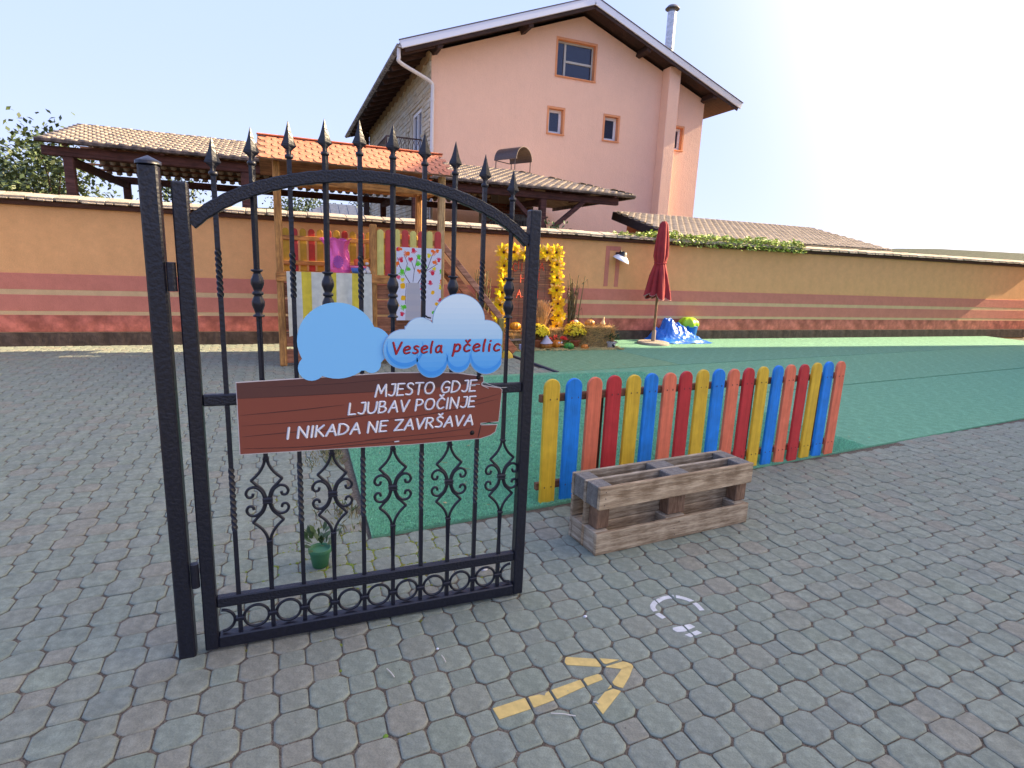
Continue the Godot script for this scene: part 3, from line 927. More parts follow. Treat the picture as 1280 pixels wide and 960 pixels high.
	br.beam(Vector3(4.46, 4.55, -19.72), Vector3(3.3, 4.55, -19.72), 0.03, 0.03)
	br.beam(Vector3(3.3, 4.55, -19.70), Vector3(3.3, 4.55, -23.5), 0.03, 0.03)
	for p in [Vector3(3.3, 4.43, -19.72), Vector3(3.3, 4.43, -23.48), Vector3(3.3, 4.43, -21.6)]: br.box(p + Vector3(0, 0.46, 0), Vector3(0.045, 0.94, 0.045), 0.006)
	part(ba, "handrail", br, iron)
	var bb := MB.new()
	for i in 8:
		var xx := 3.45 + i * 0.145
		bb.tube(crom([Vector3(xx - 0.05, 4.56, -19.72), Vector3(xx + 0.05, 4.8, -19.72), Vector3(xx - 0.05, 5.1, -19.72), Vector3(xx + 0.05, 5.35, -19.72)], 4), 0.009, 5)
		bb.tube(crom([Vector3(xx + 0.05, 4.56, -19.72), Vector3(xx - 0.05, 4.8, -19.72), Vector3(xx + 0.05, 5.1, -19.72), Vector3(xx - 0.05, 5.35, -19.72)], 4), 0.009, 5)
	for i in 26:
		var zz := -19.85 - i * 0.142
		bb.tube(crom([Vector3(3.3, 4.56, zz - 0.06), Vector3(3.3, 4.85, zz + 0.06), Vector3(3.3, 5.1, zz - 0.06), Vector3(3.3, 5.35, zz + 0.06)], 4), 0.009, 5)
	part(ba, "balusters", bb, iron, true)
	var post := MB.new()
	post.box(Vector3(4.25, 3.8, zb + 0.1), Vector3(0.28, 7.6, 0.3), 0.01)
	part(h, "corner_post", post, mat("dark_wood", Color(0.055, 0.028, 0.022), 0.8, "grain_y", 0.5, 0.5))
	# roof: two slabs, overhanging
	var ov := 1.02          # at the eaves
	var vg := 0.72          # at the gable
	var rm := mat("roof_sheet", Color(0.16, 0.12, 0.11), 0.8, "rough_cell", 0.4, 0.6)
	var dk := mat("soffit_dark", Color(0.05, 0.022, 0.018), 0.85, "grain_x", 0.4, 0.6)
	for sd in [-1.0, 1.0]:
		var ext: float = (xp - xl + ov) if sd < 0 else (xr - xp + ov)
		var p0 := Vector3(xp, hp + 0.12, 0)
		var p1 := Vector3(xp + sd * ext, hp + 0.12 - ext * sl, 0)
		var dir := (p1 - p0).normalized()
		var up := Vector3(-dir.y * sd, dir.x * sd, 0) * 1.0
		if up.y < 0: up = -up
		var l := (p1 - p0).length()
		var zc := (zf + vg + zb - vg) * 0.5
		var zl := zf - zb + 2 * vg
		var bas := Basis(dir, up, dir.cross(up))
		var so := MB.new()
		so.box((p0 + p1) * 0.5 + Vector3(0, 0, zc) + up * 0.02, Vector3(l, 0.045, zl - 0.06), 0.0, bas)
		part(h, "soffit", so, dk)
		var rf := MB.new()
		rf.box((p0 + p1) * 0.5 + Vector3(0, 0, zc) + up * 0.11, Vector3(l + 0.04, 0.08, zl), 0.01, bas)
		var roof := part(h, "roof", rf, rm)
		# verge: metal capping above, dark board below
		var vm := MB.new()
		vm.box((p0 + p1) * 0.5 + Vector3(0, 0, zf + vg) + up * 0.075, Vector3(l + 0.06, 0.22, 0.05), 0.012, bas)
		part(roof, "verge_capping", vm, mat("verge_metal", Color(0.62, 0.63, 0.67), 0.35, "", 1.0, 0.0, 0.45))
		var vd := MB.new()
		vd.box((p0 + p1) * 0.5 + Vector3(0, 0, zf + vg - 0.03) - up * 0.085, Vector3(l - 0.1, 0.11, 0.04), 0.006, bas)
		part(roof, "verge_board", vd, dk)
		var vl := MB.new()
		vl.box((p0 + p1) * 0.5 + Vector3(0, 0, zf + vg + 0.012) + up * 0.19, Vector3(l + 0.08, 0.025, 0.07), 0.006, bas)
		part(roof, "verge_lip", vl, mat("verge_dark", Color(0.10, 0.10, 0.13), 0.5, "", 1, 0, 0.3))
		# purlin ends at the gable
		for f in [0.36, 0.985 - (1.0 / l) * 1.02]:
			var pe := MB.new()
			var c: Vector3 = p0.lerp(p1, f) - up * 0.12
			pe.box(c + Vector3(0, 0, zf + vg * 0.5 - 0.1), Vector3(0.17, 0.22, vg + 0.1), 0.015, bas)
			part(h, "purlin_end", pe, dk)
		# rafters under the eaves
		if sd < 0:
			var z := zf + 0.45
			while z > zb - 0.5:
				var ra := MB.new()
				var a := p0.lerp(p1, 1.0 - 1.35 / l) - up * 0.07
				ra.box((a + p1) * 0.5 - up * 0.035 + Vector3(0, 0, z), Vector3(1.3, 0.13, 0.09), 0.008, bas)
				part(h, "rafter", ra, mat("rafter_wood", Color(0.085, 0.04, 0.03), 0.85, "grain_x", 0.6, 0.5))
				z -= 0.82
			var gut := MB.new()
			var pr := []
			for i in 9:
				var an := PI + PI * i / 8.0
				pr.append(Vector2(cos(an), sin(an)) * 0.085)
			for i in 8:
				var q0: Vector2 = pr[i]; var q1: Vector2 = pr[i + 1]
				var e := p1 + Vector3(-0.075, 0.06, 0)
				var z0 := zf + vg + 0.02; var z1 := zb - vg
				gut.quad(e + Vector3(q0.x, q0.y, z0), e + Vector3(q1.x, q1.y, z0), e + Vector3(q1.x, q1.y, z1), e + Vector3(q0.x, q0.y, z1), Vector3(q0.x, q0.y, 0))
				gut.tri(e + Vector3(0, 0, z0), e + Vector3(q0.x, q0.y, z0), e + Vector3(q1.x, q1.y, z0), Vector3(0, 0, 1))
			for i in 5:
				gut.box(p1 + Vector3(-0.075, -0.03, zf - 1.5 - i * 2.6), Vector3(0.19, 0.04, 0.05), 0.008)
			part(roof, "gutter", gut, mat("gutter_metal", Color(0.45, 0.45, 0.47), 0.5, "stain", 0.8, 0.1, 0.3))
			var dp := MB.new()
			var e2 := p1 + Vector3(-0.075, -0.02, zf + vg - 0.12)
			var bx := xl + 0.02
			dp.tube(crom([e2, e2 + Vector3(0.0, -0.22, 0.0), e2 + Vector3(0.08, -0.36, -0.05), Vector3(bx - 0.12, he - 0.86, zf + 0.14), Vector3(bx, he - 1.05, zf + 0.10), Vector3(bx, he - 1.3, zf + 0.09), Vector3(bx, 4.0, zf + 0.09), Vector3(bx, 0, zf + 0.09)], 5), 0.055, 12)
			for yy in [6.3, 4.9, 3.2]: dp.lathe([Vector2(0.055, yy), Vector2(0.064, yy), Vector2(0.064, yy + 0.07), Vector2(0.055, yy + 0.07)], 12, Transform3D(Basis(), Vector3(bx, 0, zf + 0.09)))
			part(h, "downpipe", dp, mat("downpipe_grey", Color(0.60, 0.59, 0.62), 0.4))
			# scalloped trim along the top of the stone
			var sc := MB.new()
			var z2 := zf - 0.05
			while z2 > zb + 0.3:
				var poly := PackedVector2Array([Vector2(0, 0)])
				for i in 7: poly.append(Vector2(0.41 - 0.41 * cos(PI * i / 6.0), -0.10 - 0.16 * sin(PI * i / 6.0)))
				poly.append(Vector2(0.82, 0))
				sc.prism(poly, 0.03, 0.10, sx * Transform3D(Basis(), Vector3(z2 - 0.82, he + 0.02, 0)), 0.008)
				z2 -= 0.82
			part(h, "scalloped_trim", sc, mat("scallop", Color(0.44, 0.30, 0.17), 0.9, "stone", 1.0, 0.6))

# ------------------------------------------------------------------ timber canopy between wall and house, with the barbecue under it
func tile_slope(mb: MB, p00: Vector3, ux: Vector3, uy: Vector3, nx: int, ny: int, w: float, e: float, clip: Callable) -> void:
	# lapped scalloped shingles: ux along the eave, uy up the slope
	var nn := ux.cross(uy).normalized()
	if nn.y < 0: nn = -nn
	for r in ny:
		for i in nx:
			var x := (i + (0.5 if r % 2 == 1 else 0.0)) * w
			if not clip.call(x + w * 0.5, r * e): continue
			var o := p00 + ux * x + uy * (r * e) + nn * (0.012 + jit(0.004))
			var f := rng.randf_range(0.85, 1.1)
			mb.col = Color(0.60 * f, 0.51 * f, 0.42 * f)
			var g := w * 0.03
			var pts := [Vector2(g, e * 0.35), Vector2(w * 0.2, 0.04 * e), Vector2(w * 0.5, -0.08 * e), Vector2(w * 0.8, 0.04 * e), Vector2(w - g, e * 0.35), Vector2(w - g, e * 1.25), Vector2(g, e * 1.25)]
			var top := []
			for p in pts: top.append(o + ux * p.x + uy * p.y + nn * (0.022 * (1.0 - p.y / (e * 1.25))))
			for q in range(1, 6): mb.tri(top[0], top[q], top[q + 1], nn)
			for q in 4: mb.quad(top[q], top[q + 1], top[q + 1] - nn * 0.022, top[q] - nn * 0.022, -uy)

func build_canopy() -> void:
	var x0 := -4.0
	var x1 := 8.65
	var zE := -13.5
	var zR := -16.1
	var zB := -18.45
	var yE := 3.44
	var yR := 4.15
	var c := thing("timber_canopy", "long brown timber canopy with pale scalloped shingles behind the yard wall", "canopy", Vector3(4, 0, -16))
	var wood := mat("canopy_wood", Color(0.13, 0.05, 0.04), 0.8, "grain_x", 0.8, 0.6)
	var slope := (yR - yE) / (zE - zR)
	var sh := MB.new()
	var fy := Vector3(0, slope, -1).normalized()
	var fl := Vector2(zE - zR, yR - yE).length()
	var hip := 2.6
	tile_slope(sh, Vector3(x0, yE, zE), Vector3(1, 0, 0), fy, int((x1 - x0) / 0.21), int(fl / 0.16) + 1, 0.21, 0.16, func(x, y): return x < (x1 - x0) - hip * (y / fl) + 0.02)
	# hip end
	var hy := Vector3(-hip, yR - yE, 0).normalized()
	tile_slope(sh, Vector3(x1, yE, zE), Vector3(0, 0, -1), hy, int((zE - zB) / 0.21), int(2.7 / 0.16), 0.21, 0.16, func(x, y): return x > hip * (y / 2.7) and x < (zE - zB) - 2.35 * (y / 2.7))
	part(c, "shingles", sh, vmat("shingle_pale", 0.9, "stone", 1.2, 0.8), true, true)
	# deck under the shingles
	var dk := MB.new()
	var R0 := Vector3(x0, yR, zR); var R1 := Vector3(x1 - hip, yR, zR)
	var up := Vector3(0, 0.005, 0)
	dk.quad(Vector3(x0, yE, zE) + up, Vector3(x1, yE, zE) + up, R1 + up, R0 + up, Vector3.UP)
	dk.tri(Vector3(x1, yE, zE) + up, Vector3(x1, yE, zB) + up, R1 + up, Vector3.UP)
	dk.quad(R0 + up, R1 + up, Vector3(x1, yE, zB) + up, Vector3(x0, yE, zB) + up, Vector3.UP)
	part(c, "roof_deck", dk, mat("deck_underside", Color(0.30, 0.25, 0.20), 0.9, "grain_x", 0.5, 0.4))
	# tile battens and wavy tile ends seen from below on the far slope
	var bt := MB.new()
	var wv := MB.new()
	for i in 8:
		var f := (i + 0.5) / 8.0
		var z := lerpf(zR, zB, f)
		var y := lerpf(yR, yE, f)
		bt.box(Vector3((x0 + x1 - 1.4) * 0.5, y - 0.03, z), Vector3(x1 - x0 - 1.6 * (1.0 - f), 0.045, 0.05))
		var xx := x0
		while xx < x1 - 1.6:
			wv.tube([Vector3(xx, y - 0.005, z - 0.08), Vector3(xx, y - 0.075, z - 0.15)], 0.075, 6)
			xx += 0.22
	part(c, "batten", bt, mat("batten_wood", Color(0.24, 0.11, 0.06), 0.85, "grain_x", 0.8, 0.4), true)
	part(c, "tile_undersides", wv, mat("tile_under", Color(0.62, 0.52, 0.40), 0.9, "stone", 1.5, 0.6), true)
	# fascia, beams, posts, braces
	var fa := MB.new()
	fa.box(Vector3((x0 + x1) * 0.5, yE - 0.035, zE + 0.03), Vector3(x1 - x0 + 0.06, 0.075, 0.09), 0.015)
	part(c, "gutter", fa, mat("gutter_brown", Color(0.10, 0.075, 0.065), 0.5, "stain", 0.8, 0.1))
	var fb := MB.new()
	fb.box(Vector3(x1 + 0.02, yE - 0.04, (zE + zB) * 0.5), Vector3(0.06, 0.1, zE - zB), 0.01)
	part(c, "gutter", fb, mat("gutter_brown", Color.WHITE))
	for b in [[zE - 0.22, 3.26, x0, 8.3], [zB + 0.2, 3.24, x0, 8.3], [zR, 3.95, x0, 5.9]]:
		var m := MB.new()
		m.box(Vector3((b[2] + b[3]) * 0.5, b[1], b[0]), Vector3(b[3] - b[2], 0.17, 0.14), 0.01)
		part(c, "beam", m, wood)
	for x in [-3.6, -0.6, 2.95, 6.15]:
		for z in [zE - 0.22, zB + 0.2]:
			if z < -18.0 and x > 4.0 and x < 5.0: continue
			var p := MB.new()
			p.box(Vector3(x, 1.55, z), Vector3(0.16, 3.24, 0.16), 0.012)
			part(c, "post", p, wood)
		var tb := MB.new()
		tb.box(Vector3(x, 3.12, (zE + zB) * 0.5), Vector3(0.12, 0.15, zE - zB - 0.6), 0.01)
		part(c, "tie_beam", tb, wood)
	for b in [[6.23, 2.3, 7.3, 3.2, zE - 0.22], [6.07, 2.5, 5.3, 3.18, zE - 0.22], [6.23, 2.42, 7.5, 3.12, zB + 0.2]]:
		var m := MB.new()
		m.beam(Vector3(b[0], b[1], b[4]), Vector3(b[2], b[3], b[4]), 0.11, 0.12, 0.01, Vector3(0, 0, 1))
		part(c, "brace", m, wood)
	for i in 16:
		var x := x0 + 0.4 + i * 0.78
		if x > x1 - 0.3: break
		var m := MB.new()
		m.beam(Vector3(x, yE - 0.06, zE + 0.02), Vector3(x, yR - 0.08 - max(0.0, x - (x1 - hip)) * 0.3, zR), 0.07, 0.10)
		part(c, "rafter", m, wood)

	# barbecue with its chimney hood
	var q := thing("brick_barbecue", "red brick barbecue under the timber canopy with round topped metal chimney hood", "barbecue", Vector3(6.1, 0, -16.4))
	var core := MB.new()
	core.box(Vector3(6.2, 1.6, -16.4), Vector3(1.44, 3.2, 0.66))
	core.box(Vector3(6.25, 3.6, -16.4), Vector3(0.84, 0.9, 0.62))
	part(q, "mortar_core", core, mat("brick_mortar", Color(0.30, 0.24, 0.19), 0.95))
	var bm := []
	for i in 3: bm.append(mat("brick_%d" % i, [Color(0.32, 0.10, 0.055), Color(0.38, 0.14, 0.075), Color(0.26, 0.085, 0.05)][i], 0.9, "stone", 2.0, 0.8))
	var b1 := MB.new(); b1.box(Vector3.ZERO, Vector3(0.228, 0.062, 0.03), 0.005)
	var bmesh := b1.mesh()
	for r in 18:
		for i in 6:
			var x := 5.6 + i * 0.24 + (0.12 if r % 2 == 1 else 0.0)
			if x > 6.82: continue
			piece(q, "brick", bmesh, bm[rng.randi() % 3], Transform3D(Basis(), Vector3(x, 1.95 + r * 0.073, -16.07 + jit(0.003))))
	var hood := node(q, "chimney_hood")
	var iron := mat("hood_iron", Color(0.10, 0.07, 0.065), 0.4, "hammer", 1.0, 0.2, 0.3)
	var hm := MB.new()
	var hx := Transform3D(Basis(Vector3.UP, 0.5), Vector3(6.40, 4.47, -16.5))
	for i in 14:
		var a0 := PI * i / 14.0
		var a1 := PI * (i + 1) / 14.0
		var r := 0.36
		var p := [Vector3(cos(a0) * r, sin(a0) * r, -0.42), Vector3(cos(a1) * r, sin(a1) * r, -0.42), Vector3(cos(a1) * r, sin(a1) * r, 0.42), Vector3(cos(a0) * r, sin(a0) * r, 0.42)]
		for z in 4: p[z] = hx * (Basis(Vector3.UP, 0.0) * p[z])
		hm.quad(p[0], p[1], p[2], p[3], hx.basis * Vector3(cos(a0), sin(a0), 0))
		var p2 := []
		for z in 4: p2.append(hx * Vector3([cos(a0), cos(a1), cos(a1), cos(a0)][z] * 0.345, [sin(a0), sin(a1), sin(a1), sin(a0)][z] * 0.345, [-0.42, -0.42, 0.42, 0.42][z]))
		hm.quad(p2[0], p2[1], p2[2], p2[3], hx.basis * -Vector3(cos(a0), sin(a0), 0))
		hm.quad(p[2], p[3], p2[3], p2[2], hx.basis * Vector3(0, 0, 1))
	part(hood, "hood_shell", hm, iron)
	var hr := MB.new()
	for s in [-0.345, 0.345]:
		for z in [-0.36, 0.36]: hr.beam(hx * Vector3(s, -0.42, z), hx * Vector3(s, 0.02, z), 0.02, 0.02)
		hr.beam(hx * Vector3(s, 0.0, -0.42), hx * Vector3(s, 0.0, 0.42), 0.03, 0.02)
	hr.beam(hx * Vector3(-0.345, 0.0, -0.42), hx * Vector3(0.345, 0.0, -0.42), 0.03, 0.02)
	part(hood, "hood_frame", hr, iron)

	var sp := thing("corrugated_panel", "low grey corrugated metal panel standing in front of the barbecue", "panel", Vector3(6, 0, -14.6))
	var cp := MB.new()
	var pts := []
	var n := 90
	for i in n + 1:
		pts.append(Vector3(4.9 + i * 0.02, 0, -14.6 + (0.015 if i % 4 < 2 else -0.015)))
	for i in n:
		var tp := 2.55 + 0.25 * smoothstep(0.0, 30.0, i)
		cp.quad(pts[i], pts[i + 1], pts[i + 1] + Vector3(0, tp, 0), pts[i] + Vector3(0, tp, 0), Vector3(0, 0, 1))
	part(sp, "sheet", cp, mat("sheet_grey", Color(0.20, 0.20, 0.18), 0.6, "stain", 0.8, 0.1))
	var ct := MB.new()
	ct.box(Vector3(5.8, 2.82, -14.6), Vector3(1.84, 0.03, 0.06), 0.005)
	part(sp, "top_rail", ct, mat("sheet_rail", Color(0.10, 0.10, 0.10), 0.6))
	bush("wall_shrub", "dark leafy shrub growing up by the canopy post behind the wall", Vector3(5.6, 2.1, -11.75), Vector3(0.36, 0.36, 0.22), 420, Color(0.055, 0.09, 0.03), 0.09)

func bush(called: String, label: String, c: Vector3, r: Vector3, count: int, col: Color, size: float) -> void:
	var t := thing(called, label, "shrub", Vector3(c.x, 0, c.z))
	var lv := MB.new()
	for i in count:
		var d := Vector3(rng.randfn(), rng.randfn(), rng.randfn()).normalized() * pow(rng.randf(), 0.4)
		var p := c + d * r * (1.0 + 0.25 * sin(d.x * 7.0 + d.y * 5.0))
		var f := rng.randf_range(0.6, 1.5)
		lv.col = Color(col.r * f, col.g * f, col.b * f)
		lv.leaf(p, Vector3(d.x + jit(0.6), d.y + jit(0.6), d.z + jit(0.6)).normalized(), Vector3(jit(0.6), 1, jit(0.8) + 0.3).normalized(), size * rng.randf_range(0.7, 1.4), size * rng.randf_range(0.4, 0.7))
	part(t, "leaves", lv, vmat("leaf", 0.55, "", 1, 0, 0.35), false, true)
	var st := MB.new()
	for i in 7:
		var e := c + Vector3(jit(0.8) * r.x, rng.randf_range(-0.2, 0.6) * r.y, jit(0.8) * r.z)
		st.tube([Vector3(c.x + jit(0.05), -0.07, c.z), Vector3(c.x, c.y - r.y, c.z).lerp(e, 0.3), e], [0.018, 0.012, 0.004], 5)
	part(t, "stem", st, mat("bark", Color(0.09, 0.06, 0.04), 0.95))

# ------------------------------------------------------------------ small building at the right, behind the wall
func build_shed() -> void:
	var s := thing("orange_shed", "low orange outbuilding with pale shingled roof at the right behind the ivy", "shed", Vector3(12, 0, -14))
	var x0 := 8.6
	var x1 := 16.0
	var zR := -14.4
	var yR := 3.09
	var zE := -11.55
	var yE := 2.38
	var fy := Vector3(0, yE - yR, zE - zR).normalized()
	var L := Vector2(zE - zR, yE - yR).length()
	var w := MB.new()
	w.box(Vector3(12.6, 1.1, -14.0), Vector3(6.6, 2.34, 1.5))
	var poly := V2([-14.75, 2.2, -13.2, 2.2, -13.2, 2.62, -14.4, 2.95, -14.75, 2.95])
	w.prism(poly, -0.1, 0.0, Transform3D(Basis(Vector3(0, 0, 1), Vector3(0, 1, 0), Vector3(-1, 0, 0)), Vector3(9.3, 0, 0)))
	w.box(Vector3(12.6, 1.1, -13.1), Vector3(6.59, 2.6, 0.2))
	part(s, "wall", w, mat("shed_orange", Color(0.60, 0.20, 0.08), 0.9, "plaster", 0.8, 0.5))
	var dk := MB.new()
	dk.box(Vector3((x0 + x1) * 0.5, (yR + yE) * 0.5 - 0.02, (zR + zE) * 0.5), Vector3(x1 - x0, 0.03, L), 0.0, Basis(Vector3(1, 0, 0), -fy.cross(Vector3(1, 0, 0)).normalized() * -1.0 if false else Vector3(1, 0, 0).cross(fy) * -1.0, fy))
	var rf := part(s, "roof", dk, mat("soffit_dark", Color.WHITE))
	var fa := MB.new()
	fa.beam(Vector3(x0, yR - 0.11, zR), Vector3(x0, yE - 0.11, zE), 0.06, 0.21, 0.01)
	part(rf, "verge_board", fa, mat("shed_fascia", Color(0.045, 0.025, 0.025), 0.75, "grain_x", 0.8, 0.4))
	var fb := MB.new()
	fb.box(Vector3((x0 + x1) * 0.5, yE - 0.09, zE + 0.03), Vector3(x1 - x0, 0.16, 0.05), 0.01)
	part(rf, "eaves_board", fb, mat("shed_fascia", Color.WHITE))
	var sh := MB.new()
	tile_slope(sh, Vector3(x0, yE, zE), Vector3(1, 0, 0), -fy, int((x1 - x0) / 0.2), int(L / 0.15) + 1, 0.2, 0.15, func(_x, _y): return true)
	part(rf, "shingles", sh, vmat("shingle_pale", 0.9), true, true)

# ------------------------------------------------------------------ far things
func tree(label: String, at: Vector3, h: float, r: float, col: Color, count := 2600) -> void:
	var t := thing("tree", label, "tree", at)
	var tr := MB.new()
	var lean := Vector3(jit(0.3), 0, jit(0.3))
	tr.tube([at, at + Vector3(0, h * 0.3, 0) + lean * 0.3, at + Vector3(0, h * 0.62, 0) + lean], [h * 0.028, h * 0.02, h * 0.009], 8)
	var heads := []
	for i in 11:
		var a := TAU * i / 11.0 + jit(0.4)
		var hh := h * rng.randf_range(0.42, 0.9)
		var rr: float = r * (0.35 + 0.5 * rng.randf()) * (1.0 - 0.5 * abs(hh / h - 0.6))
		var e := at + Vector3(cos(a) * rr, hh, sin(a) * rr) + lean
		tr.tube([at + Vector3(0, h * rng.randf_range(0.25, 0.5), 0) + lean * 0.5, at.lerp(e, 0.6) + Vector3(0, h * 0.22, 0), e], [h * 0.011, h * 0.006, h * 0.002], 5)
		heads.append(e)
	heads.append(at + Vector3(0, h * 0.95, 0) + lean)
	part(t, "trunk", tr, mat("bark", Color(0.09, 0.06, 0.04), 0.95))
	var lv := MB.new()
	for i in count:
		var hd: Vector3 = heads[rng.randi() % heads.size()]
		var d := Vector3(rng.randfn(), rng.randfn() * 0.8, rng.randfn()) * r * 0.22
		var f := rng.randf_range(0.6, 1.4)
		lv.col = Color(col.r * f, col.g * f, col.b * f)
		lv.leaf(hd + d, Vector3(jit(1), jit(1), jit(1)).normalized(), Vector3(jit(0.7), 1, jit(0.7)).normalized(), h * 0.045, h * 0.028)
	part(t, "crown", lv, vmat("leaf", 0.55, "", 1, 0, 0.35), false, true)

func build_background() -> void:
	var hl := MB.new()
	for k in 2:
		var prev := []
		for i in 61:
			var a := lerpf(-1.5, 1.5, i / 60.0)
			var R := 420.0 + k * 260.0
			var hh := (16.0 + k * 26.0) * (0.7 + 0.3 * sin(a * 5.0 + k) + 0.18 * sin(a * 13.0 + 2.0 * k))
			var d := Vector3(sin(a), 0, -cos(a))
			var cur := [d * (R - 160.0) + Vector3(0, -1, 0), d * R + Vector3(0, hh, 0), d * (R + 120.0) + Vector3(0, hh * 0.6, 0)]
			if i > 0:
				for q in 2: hl.quad(prev[q], cur[q], cur[q + 1], prev[q + 1], Vector3.UP - d * 0.5)
			prev = cur
	struct("hills", hl, mat("hill_green", Color(0.055, 0.085, 0.045), 0.95, "soil", 0.02, 0.5))
	# house with a blue grey metal roof far behind the canopy
	var f := thing("far_house", "distant house with blue grey hipped metal roof seen under the canopy", "house", Vector3(3.9, 0, -46))
	var w := MB.new()
	w.box(Vector3(3.9, 1.3, -46), Vector3(9.4, 2.9, 9.4))
	part(f, "wall", w, mat("far_wall", Color(0.55, 0.5, 0.42), 0.9, "plaster", 0.5, 0.4))
	var r := MB.new()
	var e := [Vector3(-1.3, 2.7, -40.8), Vector3(9.1, 2.7, -40.8), Vector3(9.1, 2.7, -51.2), Vector3(-1.3, 2.7, -51.2)]
	var rd := [Vector3(3.4, 5.25, -46), Vector3(5.2, 5.25, -46)]
	r.quad(e[0], e[1], rd[1], rd[0], Vector3(0, 1, 1)); r.tri(e[1], e[2], rd[1], Vector3(1, 1, 0)); r.quad(e[2], e[3], rd[0], rd[1], Vector3(0, 1, -1)); r.tri(e[3], e[0], rd[0], Vector3(-1, 1, 0))
	r.quad(e[0], e[1], e[2], e[3], Vector3.DOWN)
	var rp := part(f, "roof", r, mat("roof_bluegrey", Color(0.12, 0.14, 0.19), 0.55, "hammer", 0.2, 0.3, 0.2))
	var se := MB.new()
	for i in 16:
		var x := -4.7 + i * 0.62
		var tp: float = min(1.0, min((x + 5.2) / 4.7, (5.2 - x) / 3.9))
		se.beam(Vector3(x + 3.9, 2.74, -40.8), Vector3(x + 3.9, 2.74 + 2.5 * tp, -40.8 - 5.2 * tp), 0.05, 0.05)
	part(rp, "seam", se, mat("roof_bluegrey", Color.WHITE), true)
	var kinds := [["pale green tree at the edge of the distance, left of the far house", Vector3(-7, -0.07, -55), 7.0, 3.0], ["dark round tree directly behind the far blue grey roof", Vector3(2.6, -0.07, -58), 6.6, 3.2],
		["tall slim tree between the far house and the stone house wall", Vector3(7.5, -0.07, -60), 7.0, 2.4], ["broad green tree far left behind the yard wall", Vector3(-9.5, -0.07, -34), 6.4, 3.2], ["smaller bushy tree beside the broad far left tree", Vector3(-12, -0.07, -40), 6.6, 2.6]]
	for q in kinds: tree(q[0], q[1], q[2], q[3], Color(0.07, 0.10, 0.035))

# unseen four storey building out of view at the right, sized and placed so its shade covers the yard up to the strip along the wall
func build_unseen_building() -> void:
	var x0 := 20.5
	var zF := -8.7
	var b := thing("unseen_side_building", "unseen tall cream building out of view at the right, placed to shade the yard", "building", Vector3(25, 0, 2))
	var w := MB.new()
	var rv := MB.new()
	var sx := Transform3D(Basis(Vector3(0, 0, 1), Vector3(0, 1, 0), Vector3(-1, 0, 0)), Vector3(x0, 0, 0))
	var holes := []
	for fl in 4:
		for i in 3: holes.append([-7.5 + i * 3.4, 1.0 + fl * 3.0, -6.1 + i * 3.4, 2.5 + fl * 3.0])
	holed(w, zF, 1.5, -0.07, [Vector2(zF, 13.1), Vector2(1.5, 13.1)], holes, 0.0, rv, 0.2, sx)
	w.box(Vector3(x0 + 4.6, 6.5, zF - 0.001), Vector3(9.2, 13.1, 0.01))
	w.box(Vector3(x0 + 4.6, 6.5, 1.5), Vector3(9.2, 13.1, 0.01))
	w.box(Vector3(x0 + 9.2, 6.5, -3.6), Vector3(0.01, 13.1, 10.2))
	part(b, "wall", w, mat("cream_wall", Color(0.75, 0.70, 0.60), 0.9, "plaster", 0.4, 0.5))  # kept pale so this unseen wall bounces more light into the yard
	for e in holes: part(b, "window_reveal", reveal_of(e, 0.0, 0.2, sx), mat("cream_wall", Color.WHITE))
	var rf := MB.new()
	rf.box(Vector3(x0 + 4.6, 13.15, -3.6), Vector3(9.6, 0.25, 10.4), 0.03)
	part(b, "roof", rf, mat("concrete", Color.WHITE))
	var fm := MB.new()
	for e in holes:
		var c := Vector3((e[0] + e[2]) * 0.5, (e[1] + e[3]) * 0.5, -0.15)
		for q in [[-0.68, 0, 0.05, 1.5], [0.68, 0, 0.05, 1.5], [0, -0.72, 1.3, 0.05], [0, 0.72, 1.3, 0.05], [0, 0, 0.05, 1.4]]:
			fm.box(sx * (c + Vector3(q[0], q[1], 0)), Vector3(0.05, q[3], q[2]))
	part(b, "window_frames", fm, mat("window_white", Color.WHITE), true)
	var gp := MB.new()
	for e in holes: gp.box(sx * Vector3((e[0] + e[2]) * 0.5, (e[1] + e[3]) * 0.5, -0.18), Vector3(0.01, 1.5, 1.4))
	part(b, "window_panes", gp, mat("dark_glass", Color(0.03, 0.035, 0.045), 0.08), true)

# ------------------------------------------------------------------ wrought iron gate
const GX := 0.357      # middle of the leaf
const GZ := -2.365
func arch_y(x: float) -> float:
	var d := absf(x - GX)
	return 1.898 - 0.13 * pow(d / 0.57, 2.0) - 0.022 * pow(d / 0.57, 6.0)

